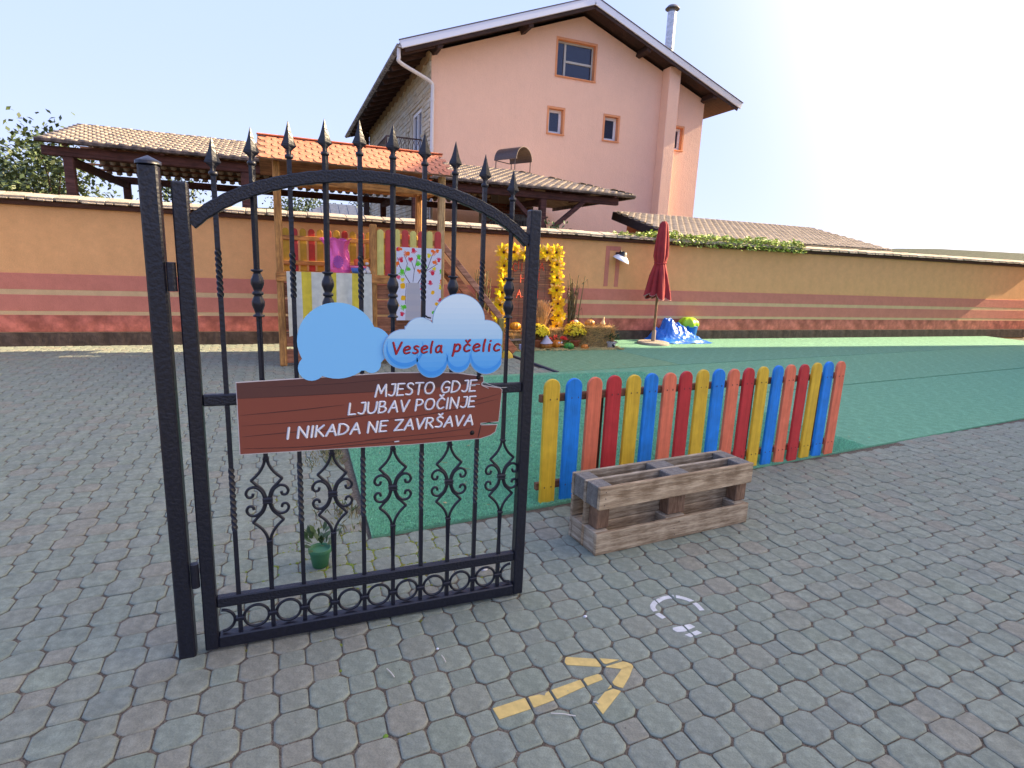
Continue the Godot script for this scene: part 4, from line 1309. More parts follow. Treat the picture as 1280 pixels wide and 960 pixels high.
func build_gate() -> void:
	var g := thing("iron_gate", "black wrought iron garden gate with arched top, spear finials, scrolls and rings", "gate", Vector3(GX, 0, GZ))
	var im := mat("gate_iron", Color(0.0085, 0.009, 0.019), 0.4, "hammer", 3.0, 0.35)
	var im2 := mat("gate_hammered", Color(0.008, 0.0085, 0.018), 0.4, "hammer", 5.0, 0.8)
	for sd in [-1.0, 1.0]:
		var st := MB.new()
		st.box(Vector3(GX + sd * 0.668, 0.917, GZ), Vector3(0.05, 1.812, 0.05), 0.005)
		part(g, "stile", st, im)
	for r in [[0.039, 0.054, 0.05], [0.211, 0.046, 0.034], [1.047, 0.044, 0.03]]:
		var b := MB.new()
		b.box(Vector3(GX, r[0], GZ), Vector3(1.286, r[1], r[2]), 0.005)
		part(g, "rail", b, im if r[0] < 0.1 else im2)
	# arched rail, hammered edge
	var ar := MB.new()
	var n := 64
	var prev := []
	for i in n + 1:
		var x := GX - 0.643 + 1.286 * i / n
		var t := Vector3(1, (arch_y(x + 0.01) - arch_y(x - 0.01)) / 0.02, 0).normalized()
		var nn := Vector3(-t.y, t.x, 0)
		var c := Vector3(x, arch_y(x) - 0.002, GZ)
		var hw := 0.0225 + 0.0012 * sin(i * 2.3)
		var ring := []
		for q in [[-hw, 0.0125], [-hw + 0.004, 0.016], [hw - 0.004, 0.016], [hw, 0.0125], [hw, -0.0125], [hw - 0.004, -0.016], [-hw + 0.004, -0.016], [-hw, -0.0125]]: ring.append(c + nn * q[0] + Vector3(0, 0, q[1]))
		if i > 0:
			for q in 8:
				var q2 := (q + 1) % 8
				ar.quad(prev[q], prev[q2], ring[q2], ring[q], (ring[q] + ring[q2]) * 0.5 - c)
		prev = ring
	part(g, "arched_rail", ar, im2)

	# spear, shared
	var sp := MB.new()
	var pf := [[0.0, 0.009, 0.009], [0.010, 0.0085, 0.0085], [0.017, 0.013, 0.010], [0.029, 0.0275, 0.0125], [0.036, 0.0245, 0.013], [0.052, 0.0175, 0.011], [0.075, 0.0105, 0.008], [0.098, 0.0048, 0.0045], [0.113, 0.0008, 0.0008]]
	for i in pf.size() - 1:
		var a: Array = pf[i]
		var b: Array = pf[i + 1]
		var A := [Vector3(a[1], a[0], 0), Vector3(0, a[0], a[2]), Vector3(-a[1], a[0], 0), Vector3(0, a[0], -a[2])]
		var B := [Vector3(b[1], b[0], 0), Vector3(0, b[0], b[2]), Vector3(-b[1], b[0], 0), Vector3(0, b[0], -b[2])]
		for q in 4:
			var q2 := (q + 1) % 4
			sp.quad(A[q], A[q2], B[q2], B[q], (A[q] + A[q2]) * 0.5 * Vector3(1, 0, 1))
	var spear := sp.mesh()
	var co := MB.new()
	co.lathe([Vector2(0.0095, -0.016), Vector2(0.014, -0.014), Vector2(0.0155, -0.008), Vector2(0.014, -0.002), Vector2(0.0095, 0.0)], 12, Transform3D())
	var collar := co.mesh()
	var vs := MB.new()      # turned baluster
	vs.lathe([Vector2(0.009, -0.088), Vector2(0.020, -0.087), Vector2(0.0215, -0.082), Vector2(0.012, -0.076), Vector2(0.015, -0.065), Vector2(0.0225, -0.045), Vector2(0.023, -0.03), Vector2(0.016, -0.014), Vector2(0.013, -0.008), Vector2(0.019, -0.005), Vector2(0.02, 0.0), Vector2(0.019, 0.005), Vector2(0.013, 0.008), Vector2(0.017, 0.018), Vector2(0.0235, 0.035), Vector2(0.0225, 0.05), Vector2(0.014, 0.07), Vector2(0.012, 0.076), Vector2(0.0215, 0.082), Vector2(0.020, 0.087), Vector2(0.009, 0.088)], 16, Transform3D())
	var vase := vs.mesh()
	# the scroll panel of one bar (about its middle, height 0.624)
	var sc := MB.new()
	var rr := 0.0062
	for sx in [-1.0, 1.0]:
		for sy in [-1.0, 1.0]:
			var m := Vector3(sx, sy, 1)
			sc.tube(crom([Vector3(0.004, 0.178, 0) * m, Vector3(0.010, 0.150, 0) * m, Vector3(0.028, 0.118, 0) * m, Vector3(0.058, 0.088, 0) * m], 6), rr, 8)
			sc.tube(crom([Vector3(0.058, 0.090, 0) * m, Vector3(0.040, 0.070, 0) * m, Vector3(0.018, 0.046, 0) * m, Vector3(0.007, 0.014, 0) * m, Vector3(0.006, 0.0, 0) * m], 6), rr, 8)
			sc.tube(crom([Vector3(0.012, 0.0, 0.002) * m, Vector3(0.013, 0.018, 0.002) * m, Vector3(0.024, 0.044, 0.002) * m, Vector3(0.046, 0.060, 0.002) * m, Vector3(0.068, 0.055, 0.002) * m, Vector3(0.078, 0.036, 0.002) * m, Vector3(0.070, 0.020, 0.002) * m, Vector3(0.056, 0.021, 0.002) * m, Vector3(0.052, 0.034, 0.002) * m], 6), rr * 0.95, 8)
	var scroll := sc.mesh()
	var bd := MB.new()
	bd.box(Vector3.ZERO, Vector3(0.036, 0.026, 0.024), 0.003)
	bd.box(Vector3(0, 0.007, 0), Vector3(0.039, 0.006, 0.027), 0.002)
	bd.box(Vector3(0, -0.007, 0), Vector3(0.039, 0.006, 0.027), 0.002)
	var band := bd.mesh()
	var nutm := MB.new()
	nutm.box(Vector3.ZERO, Vector3(0.024, 0.012, 0.024), 0.003)
	var nut := nutm.mesh()
	var xs := [-0.205, -0.080, 0.045, 0.170, 0.295, 0.420, 0.545, 0.670, 0.797, 0.922]
	for i in 10:
		var x: float = xs[i]
		var fancy := i % 2 == 1
		var d := absf(x - GX)
		var tip := 2.097 - 0.118 * pow(d / 0.565, 2.0)
		var s0 := tip - 0.113
		var bar := MB.new()
		var w := 0.0165
		if fancy:
			bar.twist_bar(x, GZ, 0.23, 0.446, w, 0.125, 1)
			bar.twist_bar(x, GZ, 0.800, s0, w, 0.125, 1)
		else:
			bar.twist_bar(x, GZ, 0.23, 0.51, w, 0.0, 1)
			bar.twist_bar(x, GZ, 0.51, 0.775, w, 2.5, 50)
			bar.twist_bar(x, GZ, 0.775, 1.43, w, 0.0, 1)
			bar.twist_bar(x, GZ, 1.43, 1.60, w, 2.0, 40)
			bar.twist_bar(x, GZ, 1.60, s0, w, 0.0, 1)
		bar.twist_bar(x, GZ, 0.065, 0.19, w, 0.0, 1)
		var b := part(g, "bar", bar, im)
		piece(b, "spear", spear, im, Transform3D(Basis(), Vector3(x, s0, GZ)))
		piece(b, "collar", collar, im, Transform3D(Basis(), Vector3(x, s0, GZ)))
		if fancy:
			piece(b, "baluster", vase, im, Transform3D(Basis(), Vector3(x, 1.447, GZ)))
			piece(b, "scroll_panel", scroll, im, Transform3D(Basis(), Vector3(x, 0.624, GZ)))
			piece(b, "scroll_band", band, im, Transform3D(Basis(), Vector3(x, 0.624, GZ)))
			piece(b, "collar_nut", nut, im, Transform3D(Basis(), Vector3(x, 0.447, GZ)))
			piece(b, "collar_nut", nut, im, Transform3D(Basis(), Vector3(x, 0.80, GZ)))
	# rings along the bottom with their ties
	var rg := MB.new()
	var pts := []
	for i in 33: pts.append(Vector3(cos(TAU * i / 32.0) * 0.0475, sin(TAU * i / 32.0) * 0.0475, 0))
	rg.tube(pts, 0.0062, 8, false)
	var ring := rg.mesh()
	var tm := MB.new()
	tm.box(Vector3.ZERO, Vector3(0.036, 0.018, 0.024), 0.003)
	var tie := tm.mesh()
	var rx := [-0.266]
	for i in 9: rx.append((xs[i] + xs[i + 1]) * 0.5)
	rx.append(0.978)
	for x in rx:
		if x < -0.25 or x > 0.97: continue
		piece(g, "ring", ring, im, Transform3D(Basis(), Vector3(x, 0.122, GZ)))
	for x in xs: piece(g, "ring_tie", tie, im, Transform3D(Basis(), Vector3(x, 0.122, GZ)))
	for x in [-0.272, 0.986]:
		var hr := MB.new()
		var hp := []
		for i in 17: hp.append(Vector3(x + cos(PI * i / 16.0 + (PI * 0.5 if x > 0 else -PI * 0.5)) * 0.0475, 0.122 + sin(PI * i / 16.0 + (PI * 0.5 if x > 0 else -PI * 0.5)) * 0.0475, GZ))
		hr.tube(hp, 0.0062, 8)
		part(g, "half_ring", hr, im)
	var po := MB.new()
	po.box(Vector3(-0.40, 0.93, GZ), Vector3(0.06, 1.88, 0.06), 0.006)
	po.lathe([Vector2(0.04, 1.87), Vector2(0.04, 1.88), Vector2(0.0, 1.90)], 12, Transform3D(Basis(), Vector3(-0.40, 0, GZ)))
	for y in [0.35, 1.5]: po.tube([Vector3(-0.353, y - 0.05, GZ + 0.02), Vector3(-0.353, y + 0.05, GZ + 0.02)], 0.016, 10)
	tagged("gate_post", po, im, "square black steel hinge post left of the iron gate", "gate post")

# ------------------------------------------------------------------ signs wired to the gate
func union(polys: Array) -> PackedVector2Array:
	var acc: Array = [polys[0]]
	for i in range(1, polys.size()):
		var cur: PackedVector2Array = polys[i]
		var keep := []
		for a in acc:
			var r := Geometry2D.merge_polygons(a, cur)
			if r.size() == 1: cur = r[0]
			else:
				var big: PackedVector2Array = r[0]
				if Geometry2D.intersect_polygons(a, cur).size() > 0:
					for q in r:
						if absf(_area(q)) > absf(_area(big)): big = q
					cur = big
				else: keep.append(a)
		keep.append(cur)
		acc = keep
	return acc[-1]

func build_signs() -> void:
	var z := GZ + 0.028
	# plank sign
	var s := thing("plank_sign", "brown wooden plank style sign with white lettering wired to the iron gate", "sign", Vector3(0.37, 0.98, z))
	var out := V2([-0.17, 0.834, 0.5, 0.823, 0.80, 0.826, 0.848, 0.838, 0.872, 0.853, 0.881, 0.888, 0.802, 0.891, 0.802, 0.897, 0.886, 0.899, 0.897, 1.046, 0.886, 1.056, 0.812, 1.068, 0.800, 1.075, 0.809, 1.085, 0.806, 1.110, 0.69, 1.128, 0.603, 1.134, 0.4, 1.138, -0.17, 1.118])
	var b := MB.new()
	b.prism(out, z, z + 0.006, Transform3D(), 0.0)
	var bd := part(s, "board", b, mat("sign_edge", Color(0.58, 0.50, 0.46), 0.6))
	var main := MB.new()
	var inner := Geometry2D.offset_polygon(out, -0.0028)
	for q in inner: main.prism(q, z + 0.006, z + 0.0066, Transform3D(), 0.0, false)
	part(bd, "print", main, mat("sign_brown", Color(0.235, 0.056, 0.031), 0.42))
	var dk := MB.new()
	var upper := V2([-0.2, 1.055, 0.25, 1.060, 0.55, 1.066, 0.70, 1.075, 0.82, 1.09, 0.82, 1.2, -0.2, 1.2])
	for q in inner:
		for e in Geometry2D.intersect_polygons(q, upper): dk.prism(e, z + 0.0068, z + 0.0073, Transform3D(), 0.0, false)
	part(bd, "dark_plank", dk, mat("sign_dark", Color(0.105, 0.034, 0.026), 0.42))
	var ln := MB.new()
	for e in [[-0.16, 1.055, 0.25, 1.060, 0.62, 1.066], [-0.16, 1.095, 0.2, 1.10, 0.45, 1.118], [-0.16, 0.99, 0.05, 1.0, 0.22, 1.012], [-0.16, 0.948, 0.2, 0.955, 0.36, 0.972], [0.30, 0.935, 0.6, 0.957, 0.88, 1.005], [0.30, 0.858, 0.6, 0.868, 0.78, 0.882], [-0.16, 0.858, 0.1, 0.848, 0.45, 0.862], [0.55, 0.985, 0.75, 1.0, 0.89, 1.03], [-0.16, 0.905, 0.05, 0.912, 0.2, 0.908], [0.06, 0.838, 0.4, 0.842, 0.76, 0.848]]:
		var pts := []
		for i in range(0, e.size(), 2): pts.append(Vector3(e[i], e[i + 1], 0))
		var p2 := crom(pts, 6)
		var rad := []
		for i in p2.size(): rad.append(0.0004 + 0.0012 * sin(PI * i / (p2.size() - 1.0)))
		var t := MB.new()
		t.tube(p2, rad, 6)
		ln.add(t, Transform3D(Basis(Vector3(1, 0, 0), Vector3(0, 1, 0), Vector3(0, 0, 0.3)), Vector3(0, 0, z + 0.0071)))
	part(bd, "grain_line", ln, mat("sign_line", Color(0.065, 0.020, 0.016), 0.6), true)
	var ck := MB.new()
	ck.tube([Vector3(0.802, 0.891, z + 0.007), Vector3(0.796, 0.862, z + 0.007), Vector3(0.790, 0.832, z + 0.007)], [0.0012, 0.002, 0.0012], 6)
	ck.tube([Vector3(0.802, 0.894, z + 0.007), Vector3(0.84, 0.899, z + 0.007), Vector3(0.876, 0.892, z + 0.007)], [0.001, 0.0028, 0.001], 6)
	part(bd, "crack", ck, mat("sign_black", Color(0.012, 0.008, 0.008), 0.6))
	for p in [Vector2(0.762, 0.857), Vector2(0.783, 1.106)]:
		var kn := MB.new()
		kn.ball(Vector3(p.x, p.y, z + 0.0068), Vector3(0.011, 0.011, 0.0016), 16, 6)
		part(bd, "knot", kn, mat("sign_black", Color.WHITE))
	for e in [["MJESTO GDJE", 0.342, 0.780, 1.040, 0.012, 0.048], ["LJUBAV POČINJE", 0.236, 0.778, 0.970, 0.010, 0.046], ["I NIKADA NE ZAVRŠAVA", 0.0, 0.772, 0.886, 0.012, 0.044]]:
		var probe := MB.new()
		var ww := lettering(probe, e[0], Vector3.ZERO, 1.0, 0.1, Transform3D())
		var cap: float = e[5]
		var sxx: float = (e[2] - e[1]) / (ww * cap)
		var m := MB.new()
		var xf := Transform3D(Basis(Vector3(sxx, e[4] / 0.43 * 0.5, 0), Vector3(0, 1, 0), Vector3(0, 0, 1)), Vector3(e[1], e[3], z + 0.0076))
		lettering(m, e[0], Vector3.ZERO, cap, 0.0088, xf)
		part(s, "lettering", m, mat("letter_white", Color(0.82, 0.81, 0.86), 0.5))
	var wr := MB.new()
	wr.tube(crom([Vector3(0.925, 1.052, GZ + 0.016), Vector3(0.88, 1.058, z + 0.008), Vector3(0.83, 1.074, z + 0.009), Vector3(0.806, 1.086, z + 0.01), Vector3(0.798, 1.072, z + 0.01), Vector3(0.83, 1.056, z + 0.012)], 5), 0.0012, 5)
	wr.tube(crom([Vector3(0.79, 1.075, z + 0.009), Vector3(0.765, 1.076, z + 0.010), Vector3(0.745, 1.073, z + 0.010)], 5), 0.0014, 5)
	wr.tube(crom([Vector3(0.420, 0.842, z + 0.009), Vector3(0.44, 0.843, z + 0.009)], 5), 0.003, 5)
	part(s, "tie_wire", wr, mat("wire_grey", Color(0.55, 0.55, 0.55), 0.4))

	# cloud sign with a plain blue board beside it
	z = GZ + 0.038
	var c := thing("cloud_sign", "blue cloud shaped sign with red handwritten name above the brown plank sign", "sign", Vector3(0.6, 1.28, z))
	var lobes := [circle(Vector2(0.688, 1.350), 0.114, 48), circle(Vector2(0.525, 1.300), 0.066, 36), circle(Vector2(0.81, 1.278), 0.078, 36), circle(Vector2(0.455, 1.235), 0.082, 36), circle(Vector2(0.575, 1.178), 0.066, 36), circle(Vector2(0.690, 1.182), 0.052, 30), circle(Vector2(0.815, 1.198), 0.078, 36), V2([0.46, 1.17, 0.84, 1.17, 0.84, 1.33, 0.46, 1.33])]
	var cl := union(lobes)
	var cut: Array = Geometry2D.intersect_polygons(cl, V2([0.2, 1.0, 0.884, 1.0, 0.884, 1.6, 0.2, 1.6]))
	cl = cut[0]
	var cb := MB.new()
	cb.prism(cl, z, z + 0.005)
	var panel := part(c, "cloud_panel", cb, mat("cloud_edge", Color(0.30, 0.45, 0.62), 0.45))
	var inn: Array = Geometry2D.offset_polygon(cl, -0.0025)
	var band := MB.new()
	var band2 := MB.new()
	var rim := MB.new()
	for q in inn:
		for stripe in 18:
			var y0 := 1.09 + stripe * 0.0225
			var strip := V2([0, y0, 1.2, y0, 1.2, y0 + 0.0225, 0, y0 + 0.0225])
			for e in Geometry2D.intersect_polygons(q, strip):
				var lo := Geometry2D.intersect_polygons(e, V2([0, 1.0, 1.2, 1.0, 1.2, 1.272, 0.7, 1.276, 0, 1.284]))
				var hi := Geometry2D.intersect_polygons(e, V2([0, 1.284, 0.7, 1.276, 1.2, 1.272, 1.2, 1.7, 0, 1.7]))
				band.col = Color(0.06, 0.36, 0.80).lerp(Color(0.22, 0.55, 0.86), clampf((y0 - 1.10) / 0.17, 0.0, 1.0))
				for x in lo: band.prism(x, z + 0.005, z + 0.0056, Transform3D(), 0.0, false)
				band2.col = Color(0.44, 0.67, 0.83).lerp(Color(0.68, 0.82, 0.88), clampf((y0 - 1.27) / 0.15, 0.0, 1.0))
				for x in hi: band2.prism(x, z + 0.005, z + 0.0056, Transform3D(), 0.0, false)
		for l in [[0.575, 1.202, 0.066], [0.690, 1.204, 0.052], [0.815, 1.216, 0.074], [0.462, 1.250, 0.076]]:
			var ring := Geometry2D.clip_polygons(circle(Vector2(l[0], l[1] - 0.012), l[2], 32), circle(Vector2(l[0], l[1]), l[2] - 0.004, 32))
			for e in ring:
				for e2 in Geometry2D.intersect_polygons(q, e):
					if e2.size() > 2: rim.prism(e2, z + 0.0058, z + 0.0062, Transform3D(), 0.0, false)
	part(panel, "print", band, vmat("cloud_print", 0.3), false, true)
	part(panel, "pale_print", band2, vmat("cloud_print", 0.3), false, true)
	part(panel, "rim_print", rim, mat("cloud_rim", Color(0.05, 0.32, 0.77), 0.35))
	var pb := MB.new()
	var zz := z - 0.0022
	var blob := union([circle(Vector2(0.20, 1.27), 0.150, 44), circle(Vector2(0.335, 1.255), 0.070, 30), circle(Vector2(0.33, 1.175), 0.036, 24), V2([0.13, 1.15, 0.34, 1.15, 0.40, 1.22, 0.2, 1.30]), circle(Vector2(0.10, 1.165), 0.05, 24)])
	pb.prism(blob, zz - 0.005, zz)
	part(c, "side_panel", pb, mat("board_blue", Color(0.22, 0.56, 0.88), 0.35))
	var m1 := MB.new()
	lettering(m1, "Vesela", Vector3.ZERO, 0.047, 0.0085, Transform3D(Basis(Vector3(1.10, 0.02, 0), Vector3(0, 1, 0), Vector3(0, 0, 1)), Vector3(0.410, 1.216, z + 0.0066)), 0.08)
	part(c, "lettering", m1, mat("letter_red", Color(0.42, 0.012, 0.018), 0.45))
	var m2 := MB.new()
	lettering(m2, "pčelic", Vector3.ZERO, 0.050, 0.0088, Transform3D(Basis(Vector3(1.17, 0.0, 0), Vector3(0, 1, 0), Vector3(0, 0, 1)), Vector3(0.664, 1.222, z + 0.0066)), 0.08)
	part(c, "lettering", m2, mat("letter_red", Color.WHITE))
	var tw := MB.new()
	tw.tube(crom([Vector3(0.545, 1.372, z + 0.004), Vector3(0.553, 1.366, z + 0.009), Vector3(0.566, 1.363, z + 0.006)], 4), 0.0035, 6)
	part(c, "cable_tie", tw, mat("gate_iron", Color.WHITE))

# ------------------------------------------------------------------ picket fence and pallet planter
func build_fence() -> void:
	var a := atan(0.1)
	var f := thing("picket_fence", "low wooden picket fence with yellow, blue, orange and red pickets", "fence", Vector3(1.571, 0, -3.297), a, "", true)
	var cols := [["yellow_paint", Color(0.84, 0.53, 0.03)], ["blue_paint", Color(0.005, 0.25, 0.80)], ["orange_paint", Color(0.90, 0.21, 0.10)], ["red_paint", Color(0.60, 0.03, 0.033)]]
	var names := ["yellow picket with grey worn top", "bright blue picket", "salmon orange picket", "dark red picket"]
	var nail := MB.new()
	for s in [-0.026, 0.026]:
		for y in [0.735, 0.125]: nail.box(Vector3(s + 0.004 * sign(y - 0.4), y, 0.001), Vector3(0.007, 0.010, 0.003), 0.001)
	var nailmesh := nail.mesh()
	for i in 19:
		var w := 0.118 + jit(0.003)
		var h := 0.866 + jit(0.006)
		var poly := PackedVector2Array([Vector2(-w / 2, 0.008 + jit(0.006)), Vector2(w / 2, 0.008 + jit(0.006))])
		for q in 15: poly.append(Vector2(cos(PI * q / 14.0) * w / 2, h - w / 2 + sin(PI * q / 14.0) * w / 2))
		var mb := MB.new()
		mb.prism(poly, -0.022, 0.0, Transform3D(Basis(Vector3(0, 0, 1), jit(0.006)) * Basis(Vector3(1, 0, 0), jit(0.008)), Vector3(0.059 + i * 0.166 + jit(0.003), 0, jit(0.002))), 0.004)
		var k: Array = cols[i % 4]
		var p := part(f, "picket", mb, mat(k[0], k[1], 0.62, "paint_y", 1.3, 0.35), false, false, names[i % 4])
		piece(p, "nails", nailmesh, mat("nail_rust", Color(0.05, 0.035, 0.03), 0.7), Transform3D(Basis(), Vector3(0.059 + i * 0.166, 0, 0.001)))
	for y in [[0.71, 0.052], [0.10, 0.052]]:
		var r := MB.new()
		r.box(Vector3(1.53, y[0] + 0.026, -0.042), Vector3(3.10, y[1], 0.034), 0.004)
		part(f, "rail", r, mat("rail_wood", Color(0.23, 0.10, 0.045), 0.8, "grain_x", 1.6, 0.5))
	for x in [0.485, 2.0, 2.98]:
		var p := MB.new()
		p.box(Vector3(x, 0.375, -0.10), Vector3(0.07, 0.75, 0.07), 0.006)
		part(f, "post", p, mat("post_wood", Color(0.15, 0.085, 0.04), 0.85, "grain_y", 1.6, 0.6))

func build_planter() -> void:
	var a := atan(0.093)
	var t := thing("pallet_planter", "long weathered grey box planter built from pallet boards beside the picket fence", "planter", Vector3(1.590, 0, -2.577), a, "", true)
	var pm := []
	for i in 4: pm.append(mat("pallet_%d" % i, [Color(0.60, 0.45, 0.285), Color(0.52, 0.40, 0.265), Color(0.48, 0.40, 0.295), Color(0.54, 0.39, 0.24)][i], 0.9, "grain_x", 1.5, 0.7))
	var pe := mat("pallet_end", Color(0.31, 0.285, 0.25), 0.92, "rough_cell", 6.0, 0.5)
	var L := 1.2
	var boards := [["front_board", 0.272, 0.135, 0.0, 0], ["front_board", 0.0, 0.135, 0.004, 1], ["middle_board", 0.272, 0.134, -0.128, 2], ["middle_board", 0.137, 0.132, -0.130, 1], ["middle_board", 0.0, 0.134, -0.128, 3], ["back_board", 0.272, 0.135, -0.258, 2], ["back_board", 0.137, 0.132, -0.256, 1], ["back_board", 0.0, 0.134, -0.258, 2]]
	for b in boards:
		var m := MB.new()
		m.box(Vector3(L / 2 + jit(0.004), b[1] + b[2] / 2, b[3] - 0.011), Vector3(L + jit(0.006), b[2] - 0.002, 0.022), 0.003, Basis(Vector3(0, 0, 1), jit(0.002)))
		part(t, b[0], m, pm[b[4]])
	# blocks between the boards
	for x in [0.05, 0.60, 1.15]:
		var w := 0.145 if x == 0.60 else 0.10
		if x == 0.05: w = 0.098
		for lev in [[0.274, 0.131], [0.002, 0.131]]:
			for zz in [[-0.0235, -0.127], [-0.1525, -0.255]]:
				var m := MB.new()
				m.box(Vector3(x + (0.0 if x > 0.1 else 0.0), lev[0] + lev[1] / 2, (zz[0] + zz[1]) / 2), Vector3(w, lev[1], zz[0] - zz[1] - 0.002), 0.003)
				part(t, "block", m, pe if lev[0] > 0.1 else pm[2])
		var mm := MB.new()
		mm.box(Vector3(x + 0.02, 0.203, -0.085), Vector3(w - 0.01, 0.134, 0.078), 0.004)
		part(t, "block", mm, mat("pallet_block", Color(0.30, 0.18, 0.11), 0.9, "grain_y", 2.0, 0.7))
	for e in [[0.19, 0.33], [0.19, 0.30]]:
		var nm := MB.new()
		for q in 3:
			nm.box(Vector3(0.035 + jit(0.01), 0.30 + q * 0.038, 0.0005), Vector3(0.006, 0.006, 0.003), 0.001)
			nm.box(Vector3(0.60 + jit(0.03), 0.03 + q * 0.04, 0.0045), Vector3(0.006, 0.006, 0.003), 0.001)
		part(t, "nails", nm, mat("nail_rust", Color.WHITE))
		break

# ------------------------------------------------------------------ play tower
func build_tower() -> void:
	var zf := -8.76
	var zr := -10.0
	var t := thing("play_tower", "wooden play tower with orange shingle roof, coloured pickets and a steep ramp", "playhouse", Vector3(1.15, 0, -9.38))
	var wood := mat("tower_wood", Color(0.74, 0.34, 0.09), 0.7, "grain_y", 1.2, 0.5)
	var woodx := mat("tower_wood_x", Color(0.74, 0.31, 0.075), 0.7, "grain_x", 1.2, 0.5)
	var pale := mat("tower_post_pale", Color(0.68, 0.42, 0.19), 0.75, "grain_y", 1.2, 0.6)
	for p in [[2.29, zf - 0.05, 2.80, pale], [2.205, zr, 2.80, wood], [0.0, zf - 0.05, 2.80, wood], [0.0, zr, 2.80, wood], [1.275, zf - 0.04, 2.055, wood]]:
		var m := MB.new()
		m.box(Vector3(p[0], p[2] / 2, p[1]), Vector3(0.10, p[2], 0.10), 0.014)
		part(t, "post", m, p[3])
	for b in [[zf - 0.05, 2.565, 0.09], [zr, 2.64, 0.09]]:
		var m := MB.new()
		m.box(Vector3(1.1, b[1], b[0]), Vector3(2.30, b[2], 0.05), 0.008)
		part(t, "beam", m, woodx)
	for x in [0.0, 2.25]:
		var m := MB.new()
		m.box(Vector3(x, 2.60, -9.38), Vector3(0.05, 0.09, 1.16), 0.008)
		part(t, "beam", m, woodx)
	# floor
	for i in 8:
		var m := MB.new()
		m.box(Vector3(1.12, 1.30, zf - 0.09 - i * 0.155), Vector3(2.26, 0.03, 0.145), 0.005)
		part(t, "floor_plank", m, woodx)
	for b in [zf + 0.012, zr - 0.06]:
		var m := MB.new()
		m.box(Vector3(1.12, 1.265, b), Vector3(2.36, 0.12, 0.035), 0.006)
		part(t, "floor_beam", m, woodx)
	# boards below the floor
	for i in 5:
		var m := MB.new()
		m.box(Vector3(0.92, 0.145 + i * 0.235, zf - 0.03 + jit(0.004)), Vector3(1.9, 0.20, 0.025), 0.005)
		part(t, "skirt_board", m, mat("skirt_wood", Color(0.48, 0.18, 0.085), 0.8, "grain_x", 1.2, 0.6))
	# railings
	var pk := MB.new()
	var w := 0.098
	var poly := V2([-w / 2, 0, w / 2, 0])
	for q in 9: poly.append(Vector2(cos(PI * q / 8.0) * w / 2, 0.66 - w / 2 + sin(PI * q / 8.0) * w / 2))
	pk.prism(poly, -0.02, 0.0, Transform3D(), 0.004)
	var pm := pk.mesh()
	var yel := mat("tower_yellow", Color(0.76, 0.64, 0.18), 0.65, "paint_y", 1.2, 0.3)
	var red := mat("tower_red", Color(0.58, 0.055, 0.045), 0.65, "paint_y", 1.2, 0.3)
	var xs := [1.375, 1.49, 1.612, 1.735, 1.857, 1.978, 2.10, 2.228]
	for i in 8: piece(t, "picket", pm, [yel, red][i % 2], Transform3D(Basis(Vector3(0, 0, 1), jit(0.01)), Vector3(xs[i], 1.34 + jit(0.012), zf + 0.005)))
	for i in 17: piece(t, "picket", pm, [mat("tower_gold", Color(0.66, 0.36, 0.02), 0.65, "paint_y", 1.2, 0.3), red, mat("tower_gold", Color.WHITE), mat("tower_scarlet", Color(0.62, 0.045, 0.02), 0.65, "paint_y", 1.2, 0.3)][i % 4], Transform3D(Basis(), Vector3(0.10 + i * 0.127, 1.32, zr + 0.075)))
	for y in [1.83, 1.45]:
		var m := MB.new()
		m.box(Vector3(1.1, y, zr + 0.10), Vector3(2.2, 0.07, 0.03), 0.006)
		part(t, "rail", m, woodx)
		var m2 := MB.new()
		m2.box(Vector3(1.79, y, zf - 0.035), Vector3(0.95, 0.07, 0.03), 0.006)
		part(t, "rail", m2, woodx)
	# roof: two slopes of hexagonal shingles, each a piece of its own on the near side
	var zR := -9.38
	var yR := 3.20
	var zE := -8.50
	var yE := 2.79
	var fy := Vector3(0, yR - yE, zR - zE).normalized()
	var L := Vector2(zE - zR, yR - yE).length()
	var nn := Vector3(1, 0, 0).cross(fy)
	if nn.y < 0: nn = -nn
	var dkm := mat("roof_boards", Color(0.30, 0.15, 0.07), 0.85, "grain_x", 1.0, 0.4)
	for sd in [1.0, -1.0]:
		var d := MB.new()
		var f := Vector3(0, fy.y, fy.z * sd)
		var n2 := Vector3(0, nn.y, nn.z * sd)
		var c := Vector3(1.07, yR, zR) - f * L * 0.5 - n2 * 0.016
		d.box(c, Vector3(2.60, 0.02, L), 0.0, Basis(Vector3(1, 0, 0), n2, Vector3(1, 0, 0).cross(n2)))
		part(t, "roof_boards", d, dkm)
	var sw := 0.172
	var se := 0.125
	var hx := MB.new()
	var hp := [Vector2(0.012, se * 0.45), Vector2(sw * 0.27, 0.0), Vector2(sw * 0.73, 0.0), Vector2(sw - 0.012, se * 0.45), Vector2(sw - 0.004, se * 1.15), Vector2(0.004, se * 1.15)]
	for q in range(1, 5):
		hx.tri(Vector3(hp[0].x, hp[0].y, 0.003), Vector3(hp[q].x, hp[q].y, 0.0033), Vector3(hp[q + 1].x, hp[q + 1].y, 0.003 if q < 3 else 0.0), Vector3(0, 0, 1))
	for q in 3: hx.quad(Vector3(hp[q].x, hp[q].y, 0.0032), Vector3(hp[q + 1].x, hp[q + 1].y, 0.0032), Vector3(hp[q + 1].x, hp[q + 1].y, -0.004), Vector3(hp[q].x, hp[q].y, -0.004), Vector3(hp[q].x - sw / 2, -1, 0))
	var hm := hx.mesh()
	var om := []
	for i in 3: om.append(mat("shingle_orange_%d" % i, [Color(0.80, 0.29, 0.155), Color(0.76, 0.27, 0.14), Color(0.82, 0.31, 0.165)][i], 0.9, "stone", 2.0, 0.5))
